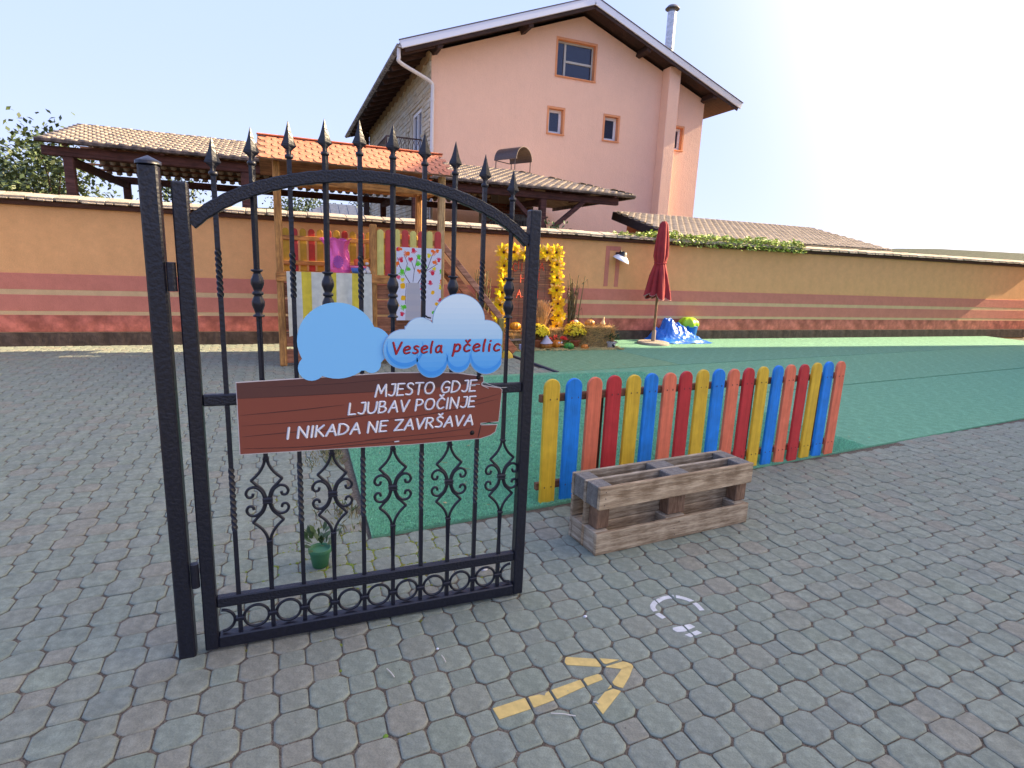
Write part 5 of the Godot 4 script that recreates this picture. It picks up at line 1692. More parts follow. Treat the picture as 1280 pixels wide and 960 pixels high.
	var roof := node(t, "roof")
	for sd in [1.0, -1.0]:
		for r in 8:
			for i in 15:
				var x := -0.22 + (i + (0.5 if r % 2 == 1 else 0.0)) * sw
				if x < -0.26 or x + sw > 2.46: continue
				var f := Vector3(0, fy.y, fy.z * sd)
				var n2 := Vector3(0, nn.y, nn.z * sd)
				var o := Vector3(x if sd > 0 else x + sw, yE - 0.005, zR - fy.z * L * sd * 1.0) + f * (r * se) + n2 * 0.003
				piece(roof, "shingle", hm, om[rng.randi() % 3], Transform3D(Basis(Vector3(sd, 0, 0), f, n2) * Basis(Vector3(0, 0, 1), jit(0.012)), o + n2 * jit(0.0006)))
	var rc := MB.new()
	rc.beam(Vector3(-0.24, yR + 0.012, zR), Vector3(2.38, yR + 0.012, zR), 0.09, 0.02, 0.008)
	part(roof, "ridge_cap", rc, om[0])
	# ramp with handrails
	var ramp := node(t, "ramp")
	var rwood := mat("ramp_wood", Color(0.66, 0.30, 0.18), 0.7, "grain_x", 1.0, 0.5)
	var rw2 := mat("ramp_orange", Color(0.72, 0.24, 0.10), 0.7, "grain_x", 1.0, 0.5)
	for zz in [-9.33, -9.72]:
		var m := MB.new()
		m.beam(Vector3(2.36, 1.93, zz), Vector3(3.50, 0.66, zz), 0.045, 0.10, 0.008, Vector3(0, 1, 0))
		if zz > -9.5: part(ramp, "handrail", m, rwood)
		var m2 := MB.new()
		m2.beam(Vector3(2.42, 1.60, zz - 0.02), Vector3(3.80, 0.06, zz - 0.02), 0.05, 0.13, 0.008)
		part(ramp, "stringer", m2, rw2)
		var m3 := MB.new()
		m3.box(Vector3(3.50, 0.33, zz + 0.02), Vector3(0.10, 0.66, 0.10), 0.014)
		if zz > -9.5: part(ramp, "post", m3, mat("ramp_post", Color(0.52, 0.40, 0.10), 0.7, "grain_y", 1.2, 0.5))
	for i in 9:
		var f := 0.05 + i * 0.108
		var m := MB.new()
		m.box(Vector3(2.42, 1.57, -9.53).lerp(Vector3(3.78, 0.07, -9.53), f), Vector3(0.10, 0.028, 0.33), 0.005, Basis(Vector3(0, 0, 1), -0.75))
		part(ramp, "tread", m, mat("tread_brown", Color(0.20, 0.075, 0.04), 0.8, "grain_x", 1.0, 0.4))
	var fo := MB.new()
	fo.lathe([Vector2(0.11, 0.0), Vector2(0.10, 0.05), Vector2(0.05, 0.11), Vector2(0.0, 0.13)], 12, Transform3D(Basis(), Vector3(3.56, 0, -9.1)))
	part(ramp, "ground_anchor", fo, mat("anchor_yellow", Color(0.62, 0.40, 0.03), 0.6))

	build_poster()
	# cloth over the open bay, and the things put on the floor
	var c := thing("striped_cloth", "white and yellow striped cloth hanging from the open bay of the play tower", "cloth", Vector3(0.6, 1.3, zf + 0.04))
	var cm := [MB.new(), MB.new()]
	var n := 96
	for i in n:
		var x0 := 0.08 + 1.16 * i / n
		var x1 := 0.08 + 1.16 * (i + 1) / n
		var k := 1 if fmod(x0 + 0.07, 0.34) < 0.13 else 0
		for r in 8:
			var y0 := 1.345 - r * 0.115
			var y1 := y0 - 0.115
			cm[k].quad(_drape(x0, y0), _drape(x1, y0), _drape(x1, y1), _drape(x0, y1), Vector3(0, 0, 1))
		cm[k].quad(_drape(x0, 1.345), _drape(x1, 1.345), Vector3(x1, 1.332, zf - 0.45), Vector3(x0, 1.332, zf - 0.45), Vector3.UP)
	part(c, "white_stripes", cm[0], mat("cloth_white", Color(0.78, 0.74, 0.62), 0.9, "cloth", 2.0, 0.3))
	part(c, "yellow_stripes", cm[1], mat("cloth_yellow", Color(0.82, 0.62, 0.06), 0.9, "cloth", 2.0, 0.3))
	var b := thing("pink_bag", "shiny pink foil gift bag standing on the play tower floor", "bag", Vector3(0.78, 1.345, zf - 0.12))
	var bm := MB.new()
	var rows := 12
	var segs := 28
	var P := []
	for r in rows + 1:
		var ring := []
		var f := float(r) / rows
		for s in segs + 1:
			var an := TAU * (s % segs) / segs
			var q := 0.17 * (1.0 - 0.25 * f + 0.45 * pow(f, 6.0)) * (1.0 + 0.13 * sin(an * 3 + f * 5.0) + 0.09 * sin(an * 7 - f * 8.0))
			if r == 0: q *= 0.9
			ring.append(Vector3(0.78 + cos(an) * q, 1.347 + f * 0.47 * (1.0 + 0.05 * sin(an * 4)), zf - 0.14 + sin(an) * q * 0.6))
		P.append(ring)
	for r in rows:
		for s in segs: bm.quad(P[r][s], P[r][s + 1], P[r + 1][s + 1], P[r + 1][s], Vector3((P[r][s] - Vector3(0.78, P[r][s].y, zf - 0.14))))
	part(b, "foil", bm, mat("pink_foil", Color(0.80, 0.12, 0.36), 0.25, "", 1, 0, 0.25))
	var bt := MB.new()
	for i in 16:
		var an := TAU * i / 16.0
		bt.tri(Vector3(0.78, 1.50, zf + 0.0), Vector3(0.78 + cos(an) * 0.07, 1.50 + sin(an) * 0.09, zf + 0.008), Vector3(0.78 + cos(an + 0.3) * 0.07, 1.50 + sin(an + 0.3) * 0.09, zf + 0.008), Vector3(0, 0, 1))
	part(b, "bow", bt, mat("bow_purple", Color(0.28, 0.05, 0.30), 0.4))
	var y := thing("toy_boat", "blue and pink plastic toy boat beside the pink gift bag", "toy", Vector3(1.05, 1.345, zf - 0.08))
	var ym := MB.new()
	ym.lathe([Vector2(0.0, 1.346), Vector2(0.085, 1.347), Vector2(0.105, 1.40), Vector2(0.11, 1.44), Vector2(0.10, 1.44), Vector2(0.08, 1.41), Vector2(0.0, 1.40)], 20, Transform3D(Basis().scaled(Vector3(1, 1, 0.7)), Vector3(1.06, 0, zf - 0.02)))
	part(y, "hull", ym, mat("toy_blue", Color(0.10, 0.22, 0.62), 0.35))
	var yb := MB.new()
	yb.lathe([Vector2(0.113, 1.425), Vector2(0.118, 1.44), Vector2(0.108, 1.455)], 20, Transform3D(Basis().scaled(Vector3(1, 1, 0.7)), Vector3(1.06, 0, zf - 0.02)))
	part(y, "rim", yb, mat("toy_pink", Color(0.78, 0.16, 0.28), 0.35))
	var yc := MB.new()
	yc.box(Vector3(1.05, 1.50, zf - 0.02), Vector3(0.10, 0.11, 0.07), 0.02, Basis(Vector3(0, 0, 1), 0.2))
	part(y, "cabin", yc, mat("toy_red", Color(0.75, 0.08, 0.03), 0.35))
	var z := thing("plush_toy", "orange and white stuffed toy leaning on the newel post of the play tower", "toy", Vector3(1.17, 1.345, zf - 0.05))
	var z1 := MB.new()
	z1.ball(Vector3(1.17, 1.40, zf - 0.05), Vector3(0.07, 0.06, 0.06)); z1.ball(Vector3(1.20, 1.37, zf + 0.01), Vector3(0.035, 0.03, 0.045)); z1.ball(Vector3(1.13, 1.37, zf + 0.01), Vector3(0.035, 0.03, 0.045))
	part(z, "body", z1, mat("plush_white", Color(0.74, 0.66, 0.62), 0.95, "cloth", 4.0, 0.6))
	var z2 := MB.new()
	z2.ball(Vector3(1.17, 1.505, zf - 0.04), Vector3(0.062, 0.058, 0.055)); z2.ball(Vector3(1.12, 1.555, zf - 0.04), Vector3(0.022, 0.022, 0.015)); z2.ball(Vector3(1.215, 1.555, zf - 0.04), Vector3(0.022, 0.022, 0.015))
	var hd := part(z, "head", z2, mat("plush_orange", Color(0.78, 0.25, 0.03), 0.95, "cloth", 4.0, 0.6))
	var z3 := MB.new()
	z3.ball(Vector3(1.178, 1.49, zf + 0.008), Vector3(0.028, 0.022, 0.018))
	part(hd, "muzzle", z3, mat("plush_white", Color.WHITE))

func _drape(x: float, y: float) -> Vector3:
	var f := clampf((1.345 - y) / 0.9, 0.0, 1.0)
	return Vector3(x + 0.012 * sin(x * 31.0) * f, y + (0.02 * sin(x * 9.0) * f), -8.72 + f * 0.03 * sin(x * 27.0) + 0.015 * f)

func build_poster() -> void:
	# flat print: a painted tree with hand prints
	var W := 272
	var H := 428
	var im := Image.create(W, H, false, Image.FORMAT_RGB8)
	im.fill(Color(0.86, 0.85, 0.89))
	var r2 := RandomNumberGenerator.new(); r2.seed = 5
	for i in 9000: im.set_pixel(r2.randi() % W, r2.randi() % H, Color(0.77, 0.76, 0.82))
	for y in range(205, H):      # trunk
		var f := (y - 205) / float(H - 205)
		for x in range(int(lerp(66, 52, f)), int(lerp(140, 152, f))):
			if x >= 0 and x < W: im.set_pixel(x, y, Color(0.74, 0.70, 0.70) if (y / 34) % 2 == 0 else Color(0.72, 0.69, 0.70))
	var line := func(a: Vector2, b: Vector2, w: float, c: Color):
		var n := int(a.distance_to(b) * 1.5)
		for i in n + 1:
			var p := a.lerp(b, i / float(max(n, 1)))
			for dx in range(-int(w), int(w) + 1):
				for dy in range(-int(w), int(w) + 1):
					var q := Vector2i(int(p.x) + dx, int(p.y) + dy)
					if Vector2(dx, dy).length() <= w and q.x >= 0 and q.y >= 0 and q.x < W and q.y < H: im.set_pixelv(q, c)
	var br := Color(0.32, 0.22, 0.26)
	for e in [[80, 205, 20, 110, 2.0], [20, 110, 6, 60, 1.2], [48, 155, 66, 92, 1.4], [100, 200, 108, 130, 1.6], [108, 130, 84, 60, 1.3], [108, 130, 130, 40, 1.3], [130, 205, 190, 110, 2.0], [190, 110, 214, 40, 1.3], [175, 135, 250, 88, 1.4], [160, 160, 168, 60, 1.4], [60, 210, 54, 330, 1.6], [146, 210, 152, 330, 1.6], [66, 92, 44, 40, 1.1]]:
		line.call(Vector2(e[0], e[1]), Vector2(e[2], e[3]), e[4], br)
	var splat := func(c: Vector2, r: float, col: Color, fingers: bool):
		for q in 5: line.call(c + Vector2(r2.randf_range(-r, r), r2.randf_range(-r, r)) * 0.35, c + Vector2(r2.randf_range(-r, r), r2.randf_range(-r, r)) * 0.4, r * 0.62, col)
		if fingers:
			var a0 := r2.randf() * TAU
			for q in 5:
				var d := Vector2(cos(a0 + q * 0.42), sin(a0 + q * 0.42))
				line.call(c + d * r * 0.9, c + d * r * 1.9, 2.0, col)
	var cols := {"r": Color(0.86, 0.14, 0.26), "o": Color(0.96, 0.42, 0.10), "g": Color(0.38, 0.78, 0.16), "y": Color(0.92, 0.82, 0.10), "d": Color(0.96, 0.70, 0.04), "p": Color(0.90, 0.35, 0.45)}
	for e in ["r 8 8 9", "o 24 12 9", "r 88 12 12", "o 60 36 14", "r 78 66 11", "r 26 78 12", "o 8 92 12", "g 118 58 11", "g 110 96 12", "g 66 126 11", "g 30 140 14", "o 116 132 10", "y 168 48 10", "o 190 18 13", "o 214 18 8", "o 196 82 11", "y 194 118 8", "r 190 148 13", "r 178 196 11", "g 150 144 8", "g 147 108 8", "p 14 170 9", "y 38 186 10", "d 34 224 19", "d 36 296 17", "g 42 348 13", "d 8 340 10", "r 130 208 6", "r 128 240 6", "o 150 186 6", "d 192 260 14", "r 222 70 10", "g 236 128 11", "o 240 190 12", "y 232 232 11", "r 236 300 12", "d 214 330 13", "g 196 380 12", "o 240 372 10", "r 28 396 10"]:
		var w: PackedStringArray = e.split(" ")
		splat.call(Vector2(w[1].to_float() * 1.15, w[2].to_float()), w[3].to_float() * 0.92, cols[w[0]], w[0] != "d")
	var t := thing("painted_poster", "white poster of a painted tree with colourful hand prints hung on the play tower", "poster", Vector3(1.93, 0.68, -8.69))
	var m := StandardMaterial3D.new()
	m.albedo_texture = ImageTexture.create_from_image(im)
	m.roughness = 0.85
	m.albedo_color = Color(0.97, 0.97, 0.97)
	var a := []
	a.resize(Mesh.ARRAY_MAX)
	var v := PackedVector3Array(); var n := PackedVector3Array(); var uv := PackedVector2Array()
	var NX := 10
	var NY := 12
	for j in NY:
		for i in NX:
			var q := []
			for e in [[0, 0], [1, 0], [1, 1], [0, 1]]: q.append(Vector2(float(i + e[0]) / NX, float(j + e[1]) / NY))
			for e in [0, 1, 2, 0, 2, 3]:
				var f: Vector2 = q[e]
				v.append(Vector3(-0.34 + 0.68 * f.x, 1.07 * (1.0 - f.y), 0.006 * sin(f.x * 9.0 + f.y * 4.0) + 0.035 * pow(f.y, 3.0) + 0.012)); n.append(Vector3(-0.05 * cos(f.x * 9.0 + f.y * 4.0), 0.05, 1).normalized()); uv.append(f)
	a[Mesh.ARRAY_VERTEX] = v; a[Mesh.ARRAY_NORMAL] = n; a[Mesh.ARRAY_TEX_UV] = uv
	var am := ArrayMesh.new(); am.add_surface_from_arrays(Mesh.PRIMITIVE_TRIANGLES, a)
	var o := MeshInstance3D.new()
	o.mesh = am; o.material_override = m; o.name = "sheet"
	t.add_child(o)

# ------------------------------------------------------------------ sunflower arch and autumn display
func build_arch() -> void:
	var z := -10.40
	var t := thing("sunflower_arch", "photo arch framed with big yellow fabric sunflowers over a brown reed screen", "arch", Vector3(4.5, 0, z - 0.05))
	var fr := MB.new()
	for p in [[3.90, 0.0, 3.92, 1.78], [5.09, 0.0, 5.02, 1.80], [3.92, 1.78, 5.02, 1.80]]: fr.beam(Vector3(p[0], p[1], z - 0.05), Vector3(p[2], p[3], z - 0.05), 0.04, 0.04, 0.004, Vector3(0, 0, 1))
	part(t, "frame", fr, mat("skirt_wood", Color.WHITE))
	# reed screen: bundles of thin reeds tied with wire
	var rd := MB.new()
	var y := 0.12
	while y < 1.74:
		var r := rng.randf_range(0.0035, 0.006)
		var f := rng.randf_range(0.7, 1.2)
		rd.col = Color(0.36 * f, 0.165 * f, 0.095 * f)
		if rng.randf() < 0.08: rd.col = Color(0.36, 0.20, 0.12)
		rd.tube([Vector3(3.95, y + jit(0.003), z - 0.075), Vector3(4.3, y + jit(0.004), z - 0.075), Vector3(4.7, y + jit(0.004), z - 0.075), Vector3(5.04, y + jit(0.003), z - 0.075)], r, 5)
		y += r * 1.7
	part(t, "reed_screen", rd, vmat("reed", 0.9), true, true)
	var wi := MB.new()
	for i in 8: wi.tube([Vector3(4.02 + i * 0.137, 0.1, z - 0.068), Vector3(4.02 + i * 0.137 + jit(0.02), 1.74, z - 0.068)], 0.0025, 4)
	part(t, "binding_wire", wi, mat("wire_dark", Color(0.08, 0.045, 0.035), 0.7))
	# red letters on the screen, those that can be read
	var lm := mat("letter_orange", Color(0.85, 0.12, 0.05), 0.6)
	for e in [["C", 4.14, 1.49], ["I", 4.25, 1.53], ["I", 4.32, 1.50], ["A", 4.70, 1.52], ["H", 4.31, 1.28], ["I", 4.40, 1.12], ["I", 4.69, 1.33], ["J", 4.36, 0.99], ["A", 4.24, 0.99], ["I", 4.68, 0.99]]:
		var m := MB.new()
		lettering(m, e[0], Vector3.ZERO, 0.14, 0.022, Transform3D(Basis(), Vector3(e[1], e[2] - 0.05, z - 0.066)), 0.0)
		part(t, "letter", m, lm)
	# flowers
	var pt := MB.new()
	var L := 0.182
	var w := 0.098
	var prof := [[0.0, 0.35], [0.25, 0.8], [0.5, 1.0], [0.72, 0.72], [0.9, 0.28], [1.0, 0.02]]
	for i in 5:
		var a: Array = prof[i]
		var b: Array = prof[i + 1]
		var za: float = 0.05 * sin(a[0] * PI * 0.9)
		var zb: float = 0.05 * sin(b[0] * PI * 0.9)
		for s in [-1.0, 1.0]:
			pt.quad(Vector3(0, a[0] * L, za), Vector3(s * a[1] * w / 2, a[0] * L, za + 0.012 * a[1]), Vector3(s * b[1] * w / 2, b[0] * L, zb + 0.012 * b[1]), Vector3(0, b[0] * L, zb), Vector3(0, 0, 1))
	var petal := pt.mesh()
	var ct := MB.new()
	ct.ball(Vector3(0, 0, 0.028), Vector3(0.024, 0.026, 0.016), 10, 6)
	var centre := ct.mesh()
	var pm := []
	for i in 3:
		var m := mat("petal_%d" % i, [Color(0.95, 0.55, 0.008), Color(0.96, 0.61, 0.01), Color(0.92, 0.48, 0.008)][i], 0.6)
		m.backlight_enabled = true; m.backlight = Color(0.5, 0.5, 0.5); m.metallic_specular = 0.15
		pm.append(m)
	var cm := mat("flower_centre", Color(0.14, 0.018, 0.012), 0.8)
	var spots := [[3.91, 1.78], [4.12, 1.79], [4.35, 1.79], [4.575, 1.80], [4.80, 1.81], [5.0, 1.82], [5.04, 1.59], [5.05, 1.34], [5.07, 1.10], [5.10, 0.84], [5.11, 0.60], [5.10, 0.40], [3.93, 1.53], [3.93, 1.27], [3.91, 1.03], [3.88, 0.80], [3.86, 0.58], [3.86, 0.36]]
	for s in spots:
		var fl := node(t, "sunflower", Transform3D(Basis(Vector3(0, 0, 1), rng.randf() * TAU) * Basis(Vector3(1, 0, 0), jit(0.22)) * Basis(Vector3(0, 1, 0), jit(0.22)), Vector3(s[0], s[1], z + jit(0.02)) - Vector3(4.5, 0, z - 0.05)))
		org[fl] = Vector3.ZERO
		var n := 10
		for q in n:
			piece(fl, "petal", petal, pm[rng.randi() % 3], Transform3D(Basis(Vector3(0, 0, 1), TAU * q / n + jit(0.1)) * Basis(Vector3(1, 0, 0), rng.randf_range(-0.15, 0.12)) * Basis(Vector3(0, 1, 0), jit(0.25)), Vector3(0, 0, 0.004 * (q % 2))))
		piece(fl, "flower_centre", centre, cm, Transform3D())
	# corn stalks either side
	for e in [[5.55, -10.62, 1.40, "bundle of dry green corn stalks standing right of the sunflower arch"], [3.62, -10.62, 1.42, "bundle of dry brown corn stalks standing left of the sunflower arch"]]:
		var c := thing("corn_stalks", e[3], "corn stalks", Vector3(e[0], 0, e[1]), 0.0, "corn stalks beside the arch")
		var st := MB.new()
		var lv := MB.new()
		for i in 20:
			var b := Vector3(e[0] + jit(0.09), 0, e[1] + jit(0.06))
			var hh: float = e[2] * rng.randf_range(0.72, 1.02)
			var lean := Vector3(jit(0.12), 0, jit(0.08))
			var g := rng.randf_range(0.7, 1.2)
			st.col = Color(0.19 * g, 0.15 * g, 0.06 * g)
			st.tube([b, b + lean * 0.5 + Vector3(0, hh * 0.5, 0), b + lean * 1.3 + Vector3(0, hh, 0)], [0.014, 0.012, 0.006], 6)
			for q in 5:
				var f := rng.randf_range(0.25, 0.95)
				var p := b + lean * f + Vector3(0, hh * f, 0)
				var an := rng.randf() * TAU
				var d := Vector3(cos(an), 0, sin(an) * 0.6)
				var ln := rng.randf_range(0.18, 0.4)
				lv.col = Color(0.17 * g, 0.15 * g, 0.055 * g) if rng.randf() < 0.7 else Color(0.26, 0.19, 0.09)
				var pr := p
				for k in 4:
					var k1 := (k + 1) / 4.0
					var nx := p + d * ln * k1 * 0.6 + Vector3(0, ln * (0.75 * k1 - 0.75 * k1 * k1 * rng.randf_range(0.6, 1.5)), 0)
					var sd := Vector3(-d.z, 0, d.x) * 0.02
					lv.quad(pr - sd * (1.0 - k / 4.4), pr + sd * (1.0 - k / 4.4), nx + sd * (1.0 - k1 * 0.95), nx - sd * (1.0 - k1 * 0.95), Vector3(0, 1, 0.4))
					pr = nx
		part(c, "stalk", st, vmat("reed", 0.9), true, true)
		part(c, "leaves", lv, vmat("leaf", 0.55, "", 1, 0, 0.35), true, true)

func straw(mb: MB, c: Vector3, s: Vector3, count: int, turn := 0.0, col := Color(0.74, 0.47, 0.17)) -> void:
	var R := Basis(Vector3.UP, turn)
	for i in count:
		var ax := rng.randi() % 3
		var p := Vector3(jit(0.5), jit(0.5), jit(0.5))
		p[ax] = 0.5 * (1.0 if rng.randf() < 0.5 else -1.0) * rng.randf_range(0.94, 1.03)
		var d := Vector3(jit(1), jit(0.5), jit(1))
		if rng.randf() < 0.82: d[ax] *= 0.12
		d = d.normalized() * rng.randf_range(0.05, 0.13)
		var f := rng.randf_range(0.55, 1.2)
		mb.col = Color(col.r * f, col.g * f, col.b * f)
		var a := c + R * (p * s - d)
		var b := c + R * (p * s + d)
		if a.y < 0.004 or b.y < 0.004: continue
		mb.tube([a, (a + b) * 0.5 + Vector3(jit(0.01), jit(0.01), jit(0.01)), b], 0.0032, 3, false)

func bale(label: String, c: Vector3, s: Vector3, turn: float, count := 1900) -> void:
	var t := thing("straw_bale", label, "straw bale", Vector3(c.x, 0, c.z), 0.0, "straw bales of the autumn display")
	var core := MB.new()
	core.box(Vector3(c.x, s.y / 2, c.z), s * Vector3(0.95, 0.97, 0.95), 0.05, Basis(Vector3.UP, turn))
	part(t, "packed_straw", core, mat("straw_core", Color(0.40, 0.27, 0.11), 0.95, "grain_x", 2.0, 1.0))
	var st := MB.new()
	straw(st, Vector3(c.x, s.y / 2, c.z), s, count, turn)
	part(t, "loose_straw", st, vmat("straw", 0.8), true, true)
	var tw := MB.new()
	for k in [-0.25, 0.25]:
		var R := Basis(Vector3.UP, turn)
		var p := []
		for e in [[-0.5, 0.02], [-0.5, 1.0], [0.5, 1.0], [0.5, 0.02]]: p.append(Vector3(c.x, 0, c.z) + R * Vector3(k * s.x, e[1] * s.y, e[0] * s.z))
		tw.tube(p, 0.004, 5)
	part(t, "twine", tw, mat("twine", Color(0.30, 0.12, 0.05), 0.9))

func pumpkin(label: String, c: Vector3, r: float, squash: float, col: Color, called := "pumpkin") -> Node3D:
	var t := thing(called, label, called, c)
	var m := MB.new()
	var prof := []
	for i in 13:
		var a := -PI / 2 + PI * i / 12.0
		prof.append(Vector2(max(0.001, cos(a)) * r * (1.0 - 0.12 * max(0.0, absf(sin(a)) - 0.7)), c.y + r * squash + sin(a) * r * squash * (1.0 - 0.10 * pow(absf(sin(a)), 6.0))))
	m.lathe(prof, 48, Transform3D(Basis(), Vector3(c.x, 0, c.z)), 0.16, 9)
	part(t, "flesh", m, mat("pumpkin_%s" % label.md5_text().left(6), col, 0.42, "cloth", 4.0, 0.1))
	var s := MB.new()
	s.tube([Vector3(c.x, c.y + r * squash * 1.85, c.z), Vector3(c.x + r * 0.1, c.y + r * squash * 2.15, c.z), Vector3(c.x + r * 0.3, c.y + r * squash * 2.4, c.z + r * 0.05)], [r * 0.16, r * 0.10, r * 0.11], 7)
	part(t, "stalk", s, mat("pumpkin_stalk", Color(0.22, 0.17, 0.06), 0.9))
	return t

func potted(label: String, c: Vector3, pr: float, ph: float, potc: Color, crown: Vector3, count: int, col: Color, potname: String, spread := 1.0) -> Node3D:
	var t := thing("potted_plant", label, "plant pot", c)
	var p := MB.new()
	p.lathe([Vector2(0.0, 0.0), Vector2(pr * 0.72, 0.0), Vector2(pr * 0.95, ph * 0.8), Vector2(pr * 1.06, ph * 0.8), Vector2(pr * 1.06, ph), Vector2(pr * 0.92, ph), Vector2(pr * 0.88, ph * 0.85), Vector2(0.0, ph * 0.85)], 22, Transform3D(Basis(), c))
	part(t, "pot", p, mat(potname, potc, 0.6, "plaster", 3.0, 0.2))
	var lv := MB.new()
	for i in int(count * 0.8):
		var d := Vector3(rng.randfn(), rng.randfn() * 0.6, rng.randfn()).normalized() * pow(rng.randf(), 0.4)
		var q := c + Vector3(0, ph + crown.y * 0.42, 0) + d * crown * 0.9
		if q.y < c.y + ph * 0.8: continue
		var f := rng.randf_range(0.6, 1.4)
		lv.col = Color(0.045 * f, 0.085 * f, 0.025 * f)
		lv.leaf(q, Vector3(d.x + jit(0.5), d.y + 0.4, d.z + jit(0.5)).normalized(), Vector3(jit(0.5), 1, jit(0.5)).normalized(), 0.06 * spread, 0.03 * spread)
	part(t, "leaves", lv, vmat("leaf", 0.55, "", 1, 0, 0.35), false, true)
	if col.r > 0.0:
		var fl := MB.new()
		for i in count:
			var d := Vector3(rng.randfn(), absf(rng.randfn()) * 0.9 + 0.05, rng.randfn()).normalized()
			var q := c + Vector3(0, ph + crown.y * 0.42, 0) + d * crown * rng.randf_range(0.9, 1.06)
			var f := rng.randf_range(0.8, 1.1)
			fl.col = Color(col.r * f, col.g * f, col.b)
			var x := d.cross(Vector3(0.3, 0.8, 0.5)).normalized()
			var y := d.cross(x)
			for k in 7:
				var a0 := TAU * k / 7.0
				var a1 := a0 + 0.75
				fl.tri(q, q + (x * cos(a0) + y * sin(a0)) * 0.022 + d * 0.008, q + (x * cos(a1) + y * sin(a1)) * 0.022 + d * 0.008, d)
		part(t, "blossoms", fl, vmat("blossom", 0.6, "", 1, 0, 0.4), true, true)
	return t

func build_harvest() -> void:
	bale("brown sided straw bale on the turf at the right end of the autumn display", Vector3(5.78, 0, -10.12), Vector3(0.72, 0.42, 0.44), -0.15, 2600)
	bale("pale straw bale behind the flower pots, below the right leg of the sunflower arch", Vector3(5.0, 0, -10.22), Vector3(0.74, 0.36, 0.36), 0.05)
	bale("straw bale behind the crate at the left foot of the sunflower arch", Vector3(4.25, 0, -10.25), Vector3(0.62, 0.34, 0.32), -0.05)
	var ls := MB.new()
	straw(ls, Vector3(5.1, 0.02, -9.95), Vector3(2.2, 0.03, 0.6), 2600, 0.0, Color(0.86, 0.64, 0.28))
	tagged("loose_straw", ls, vmat("straw", 0.8), "loose yellow straw scattered on the turf along the foot of the display", "straw", "", true).set_meta("kind", "stuff")

	potted("terracotta pot of bright yellow chrysanthemums behind the gate post, left of the other", Vector3(4.52, 0, -10.0), 0.125, 0.19, Color(0.48, 0.13, 0.045), Vector3(0.23, 0.20, 0.2), 420, Color(0.90, 0.68, 0.01), "pot_terracotta")
	potted("brown pot of yellow chrysanthemums standing against the brown sided straw bale", Vector3(5.33, 0, -10.02), 0.12, 0.17, Color(0.40, 0.10, 0.035), Vector3(0.235, 0.24, 0.2), 300, Color(0.86, 0.62, 0.015), "pot_brown")
	var wp := potted("white pot with a face and dark green leaves at the right end of the straw", Vector3(6.08, 0, -9.88), 0.105, 0.15, Color(0.68, 0.60, 0.60), Vector3(0.17, 0.12, 0.14), 130, Color(0, 0, 0), "pot_white", 1.2)
	var fc := MB.new()
	fc.ball(Vector3(6.075, 0.085, -9.78), Vector3(0.026, 0.034, 0.012)); fc.ball(Vector3(6.10, 0.055, -9.787), Vector3(0.02, 0.014, 0.01))
	part(wp, "painted_eye", fc, mat("eye_black", Color(0.015, 0.015, 0.02), 0.4))
	var fw := MB.new()
	fw.ball(Vector3(6.085, 0.095, -9.768), Vector3(0.011, 0.012, 0.006))
	part(wp, "eye_glint", fw, mat("lamp_white", Color.WHITE))

	# pumpkin with a paper cone hat
	var p := pumpkin("brown orange pumpkin wearing a pointed white paper hat at the display front", Vector3(4.64, 0, -9.84), 0.115, 0.75, Color(0.50, 0.17, 0.02))
	var hat := MB.new()
	hat.lathe([Vector2(0.125, 0.135), Vector2(0.10, 0.165), Vector2(0.06, 0.215), Vector2(0.02, 0.275), Vector2(0.0, 0.29)], 16, Transform3D(Basis(Vector3(0, 0, 1), 0.08), Vector3(4.655, 0.0, -9.84)), 0.12, 6)
	part(p, "paper_hat", hat, mat("hat_paper", Color(0.62, 0.56, 0.62), 0.9, "cloth", 3.0, 0.5))
	# pumpkin head with red paper hair
	p = pumpkin("orange pumpkin head with red paper hair and a pointed nose on the turf", Vector3(4.90, 0.0, -9.93), 0.115, 0.82, Color(0.80, 0.24, 0.015))
	var hr := MB.new()
	for i in 46:
		var a := jit(1.5)
		var e := Vector3(4.90 + sin(a) * 0.125, 0.175 + cos(a) * 0.035 + jit(0.01), -9.90 + jit(0.06))
		hr.leaf(e, Vector3(sin(a) * 0.9 + jit(0.3), 0.35 + jit(0.3), 0.4 + jit(0.4)).normalized(), Vector3(jit(0.4), 0.8, 0.6).normalized(), 0.085, 0.045)
	part(p, "paper_hair", hr, mat("paper_red", Color(0.66, 0.035, 0.02), 0.8))
	var no := MB.new()
	no.tube([Vector3(4.945, 0.10, -9.83), Vector3(4.99, 0.095, -9.77)], [0.026, 0.004], 8)
	part(p, "nose", no, mat("nose_orange", Color(0.80, 0.36, 0.12), 0.6))
	var ey := MB.new()
	ey.ball(Vector3(4.905, 0.135, -9.83), Vector3(0.022, 0.022, 0.012)); ey.ball(Vector3(4.965, 0.135, -9.845), Vector3(0.02, 0.022, 0.012))
	part(p, "eyes", ey, mat("lamp_white", Color.WHITE))
	# green pumpkin face
	p = pumpkin("small bright green pumpkin with a painted face in front of the display", Vector3(5.08, 0, -9.76), 0.10, 0.78, Color(0.05, 0.30, 0.03))
	var gm := MB.new()
	gm.ball(Vector3(5.04, 0.07, -9.668), Vector3(0.015, 0.017, 0.008)); gm.ball(Vector3(5.10, 0.065, -9.665), Vector3(0.015, 0.017, 0.008)); gm.ball(Vector3(5.07, 0.035, -9.668), Vector3(0.03, 0.007, 0.008))
	part(p, "face", gm, mat("eye_black", Color.WHITE))
	p = pumpkin("small orange pumpkin with a dark mouth at the right of the green one", Vector3(5.42, 0, -9.74), 0.075, 0.8, Color(0.78, 0.24, 0.02))
	gm = MB.new()
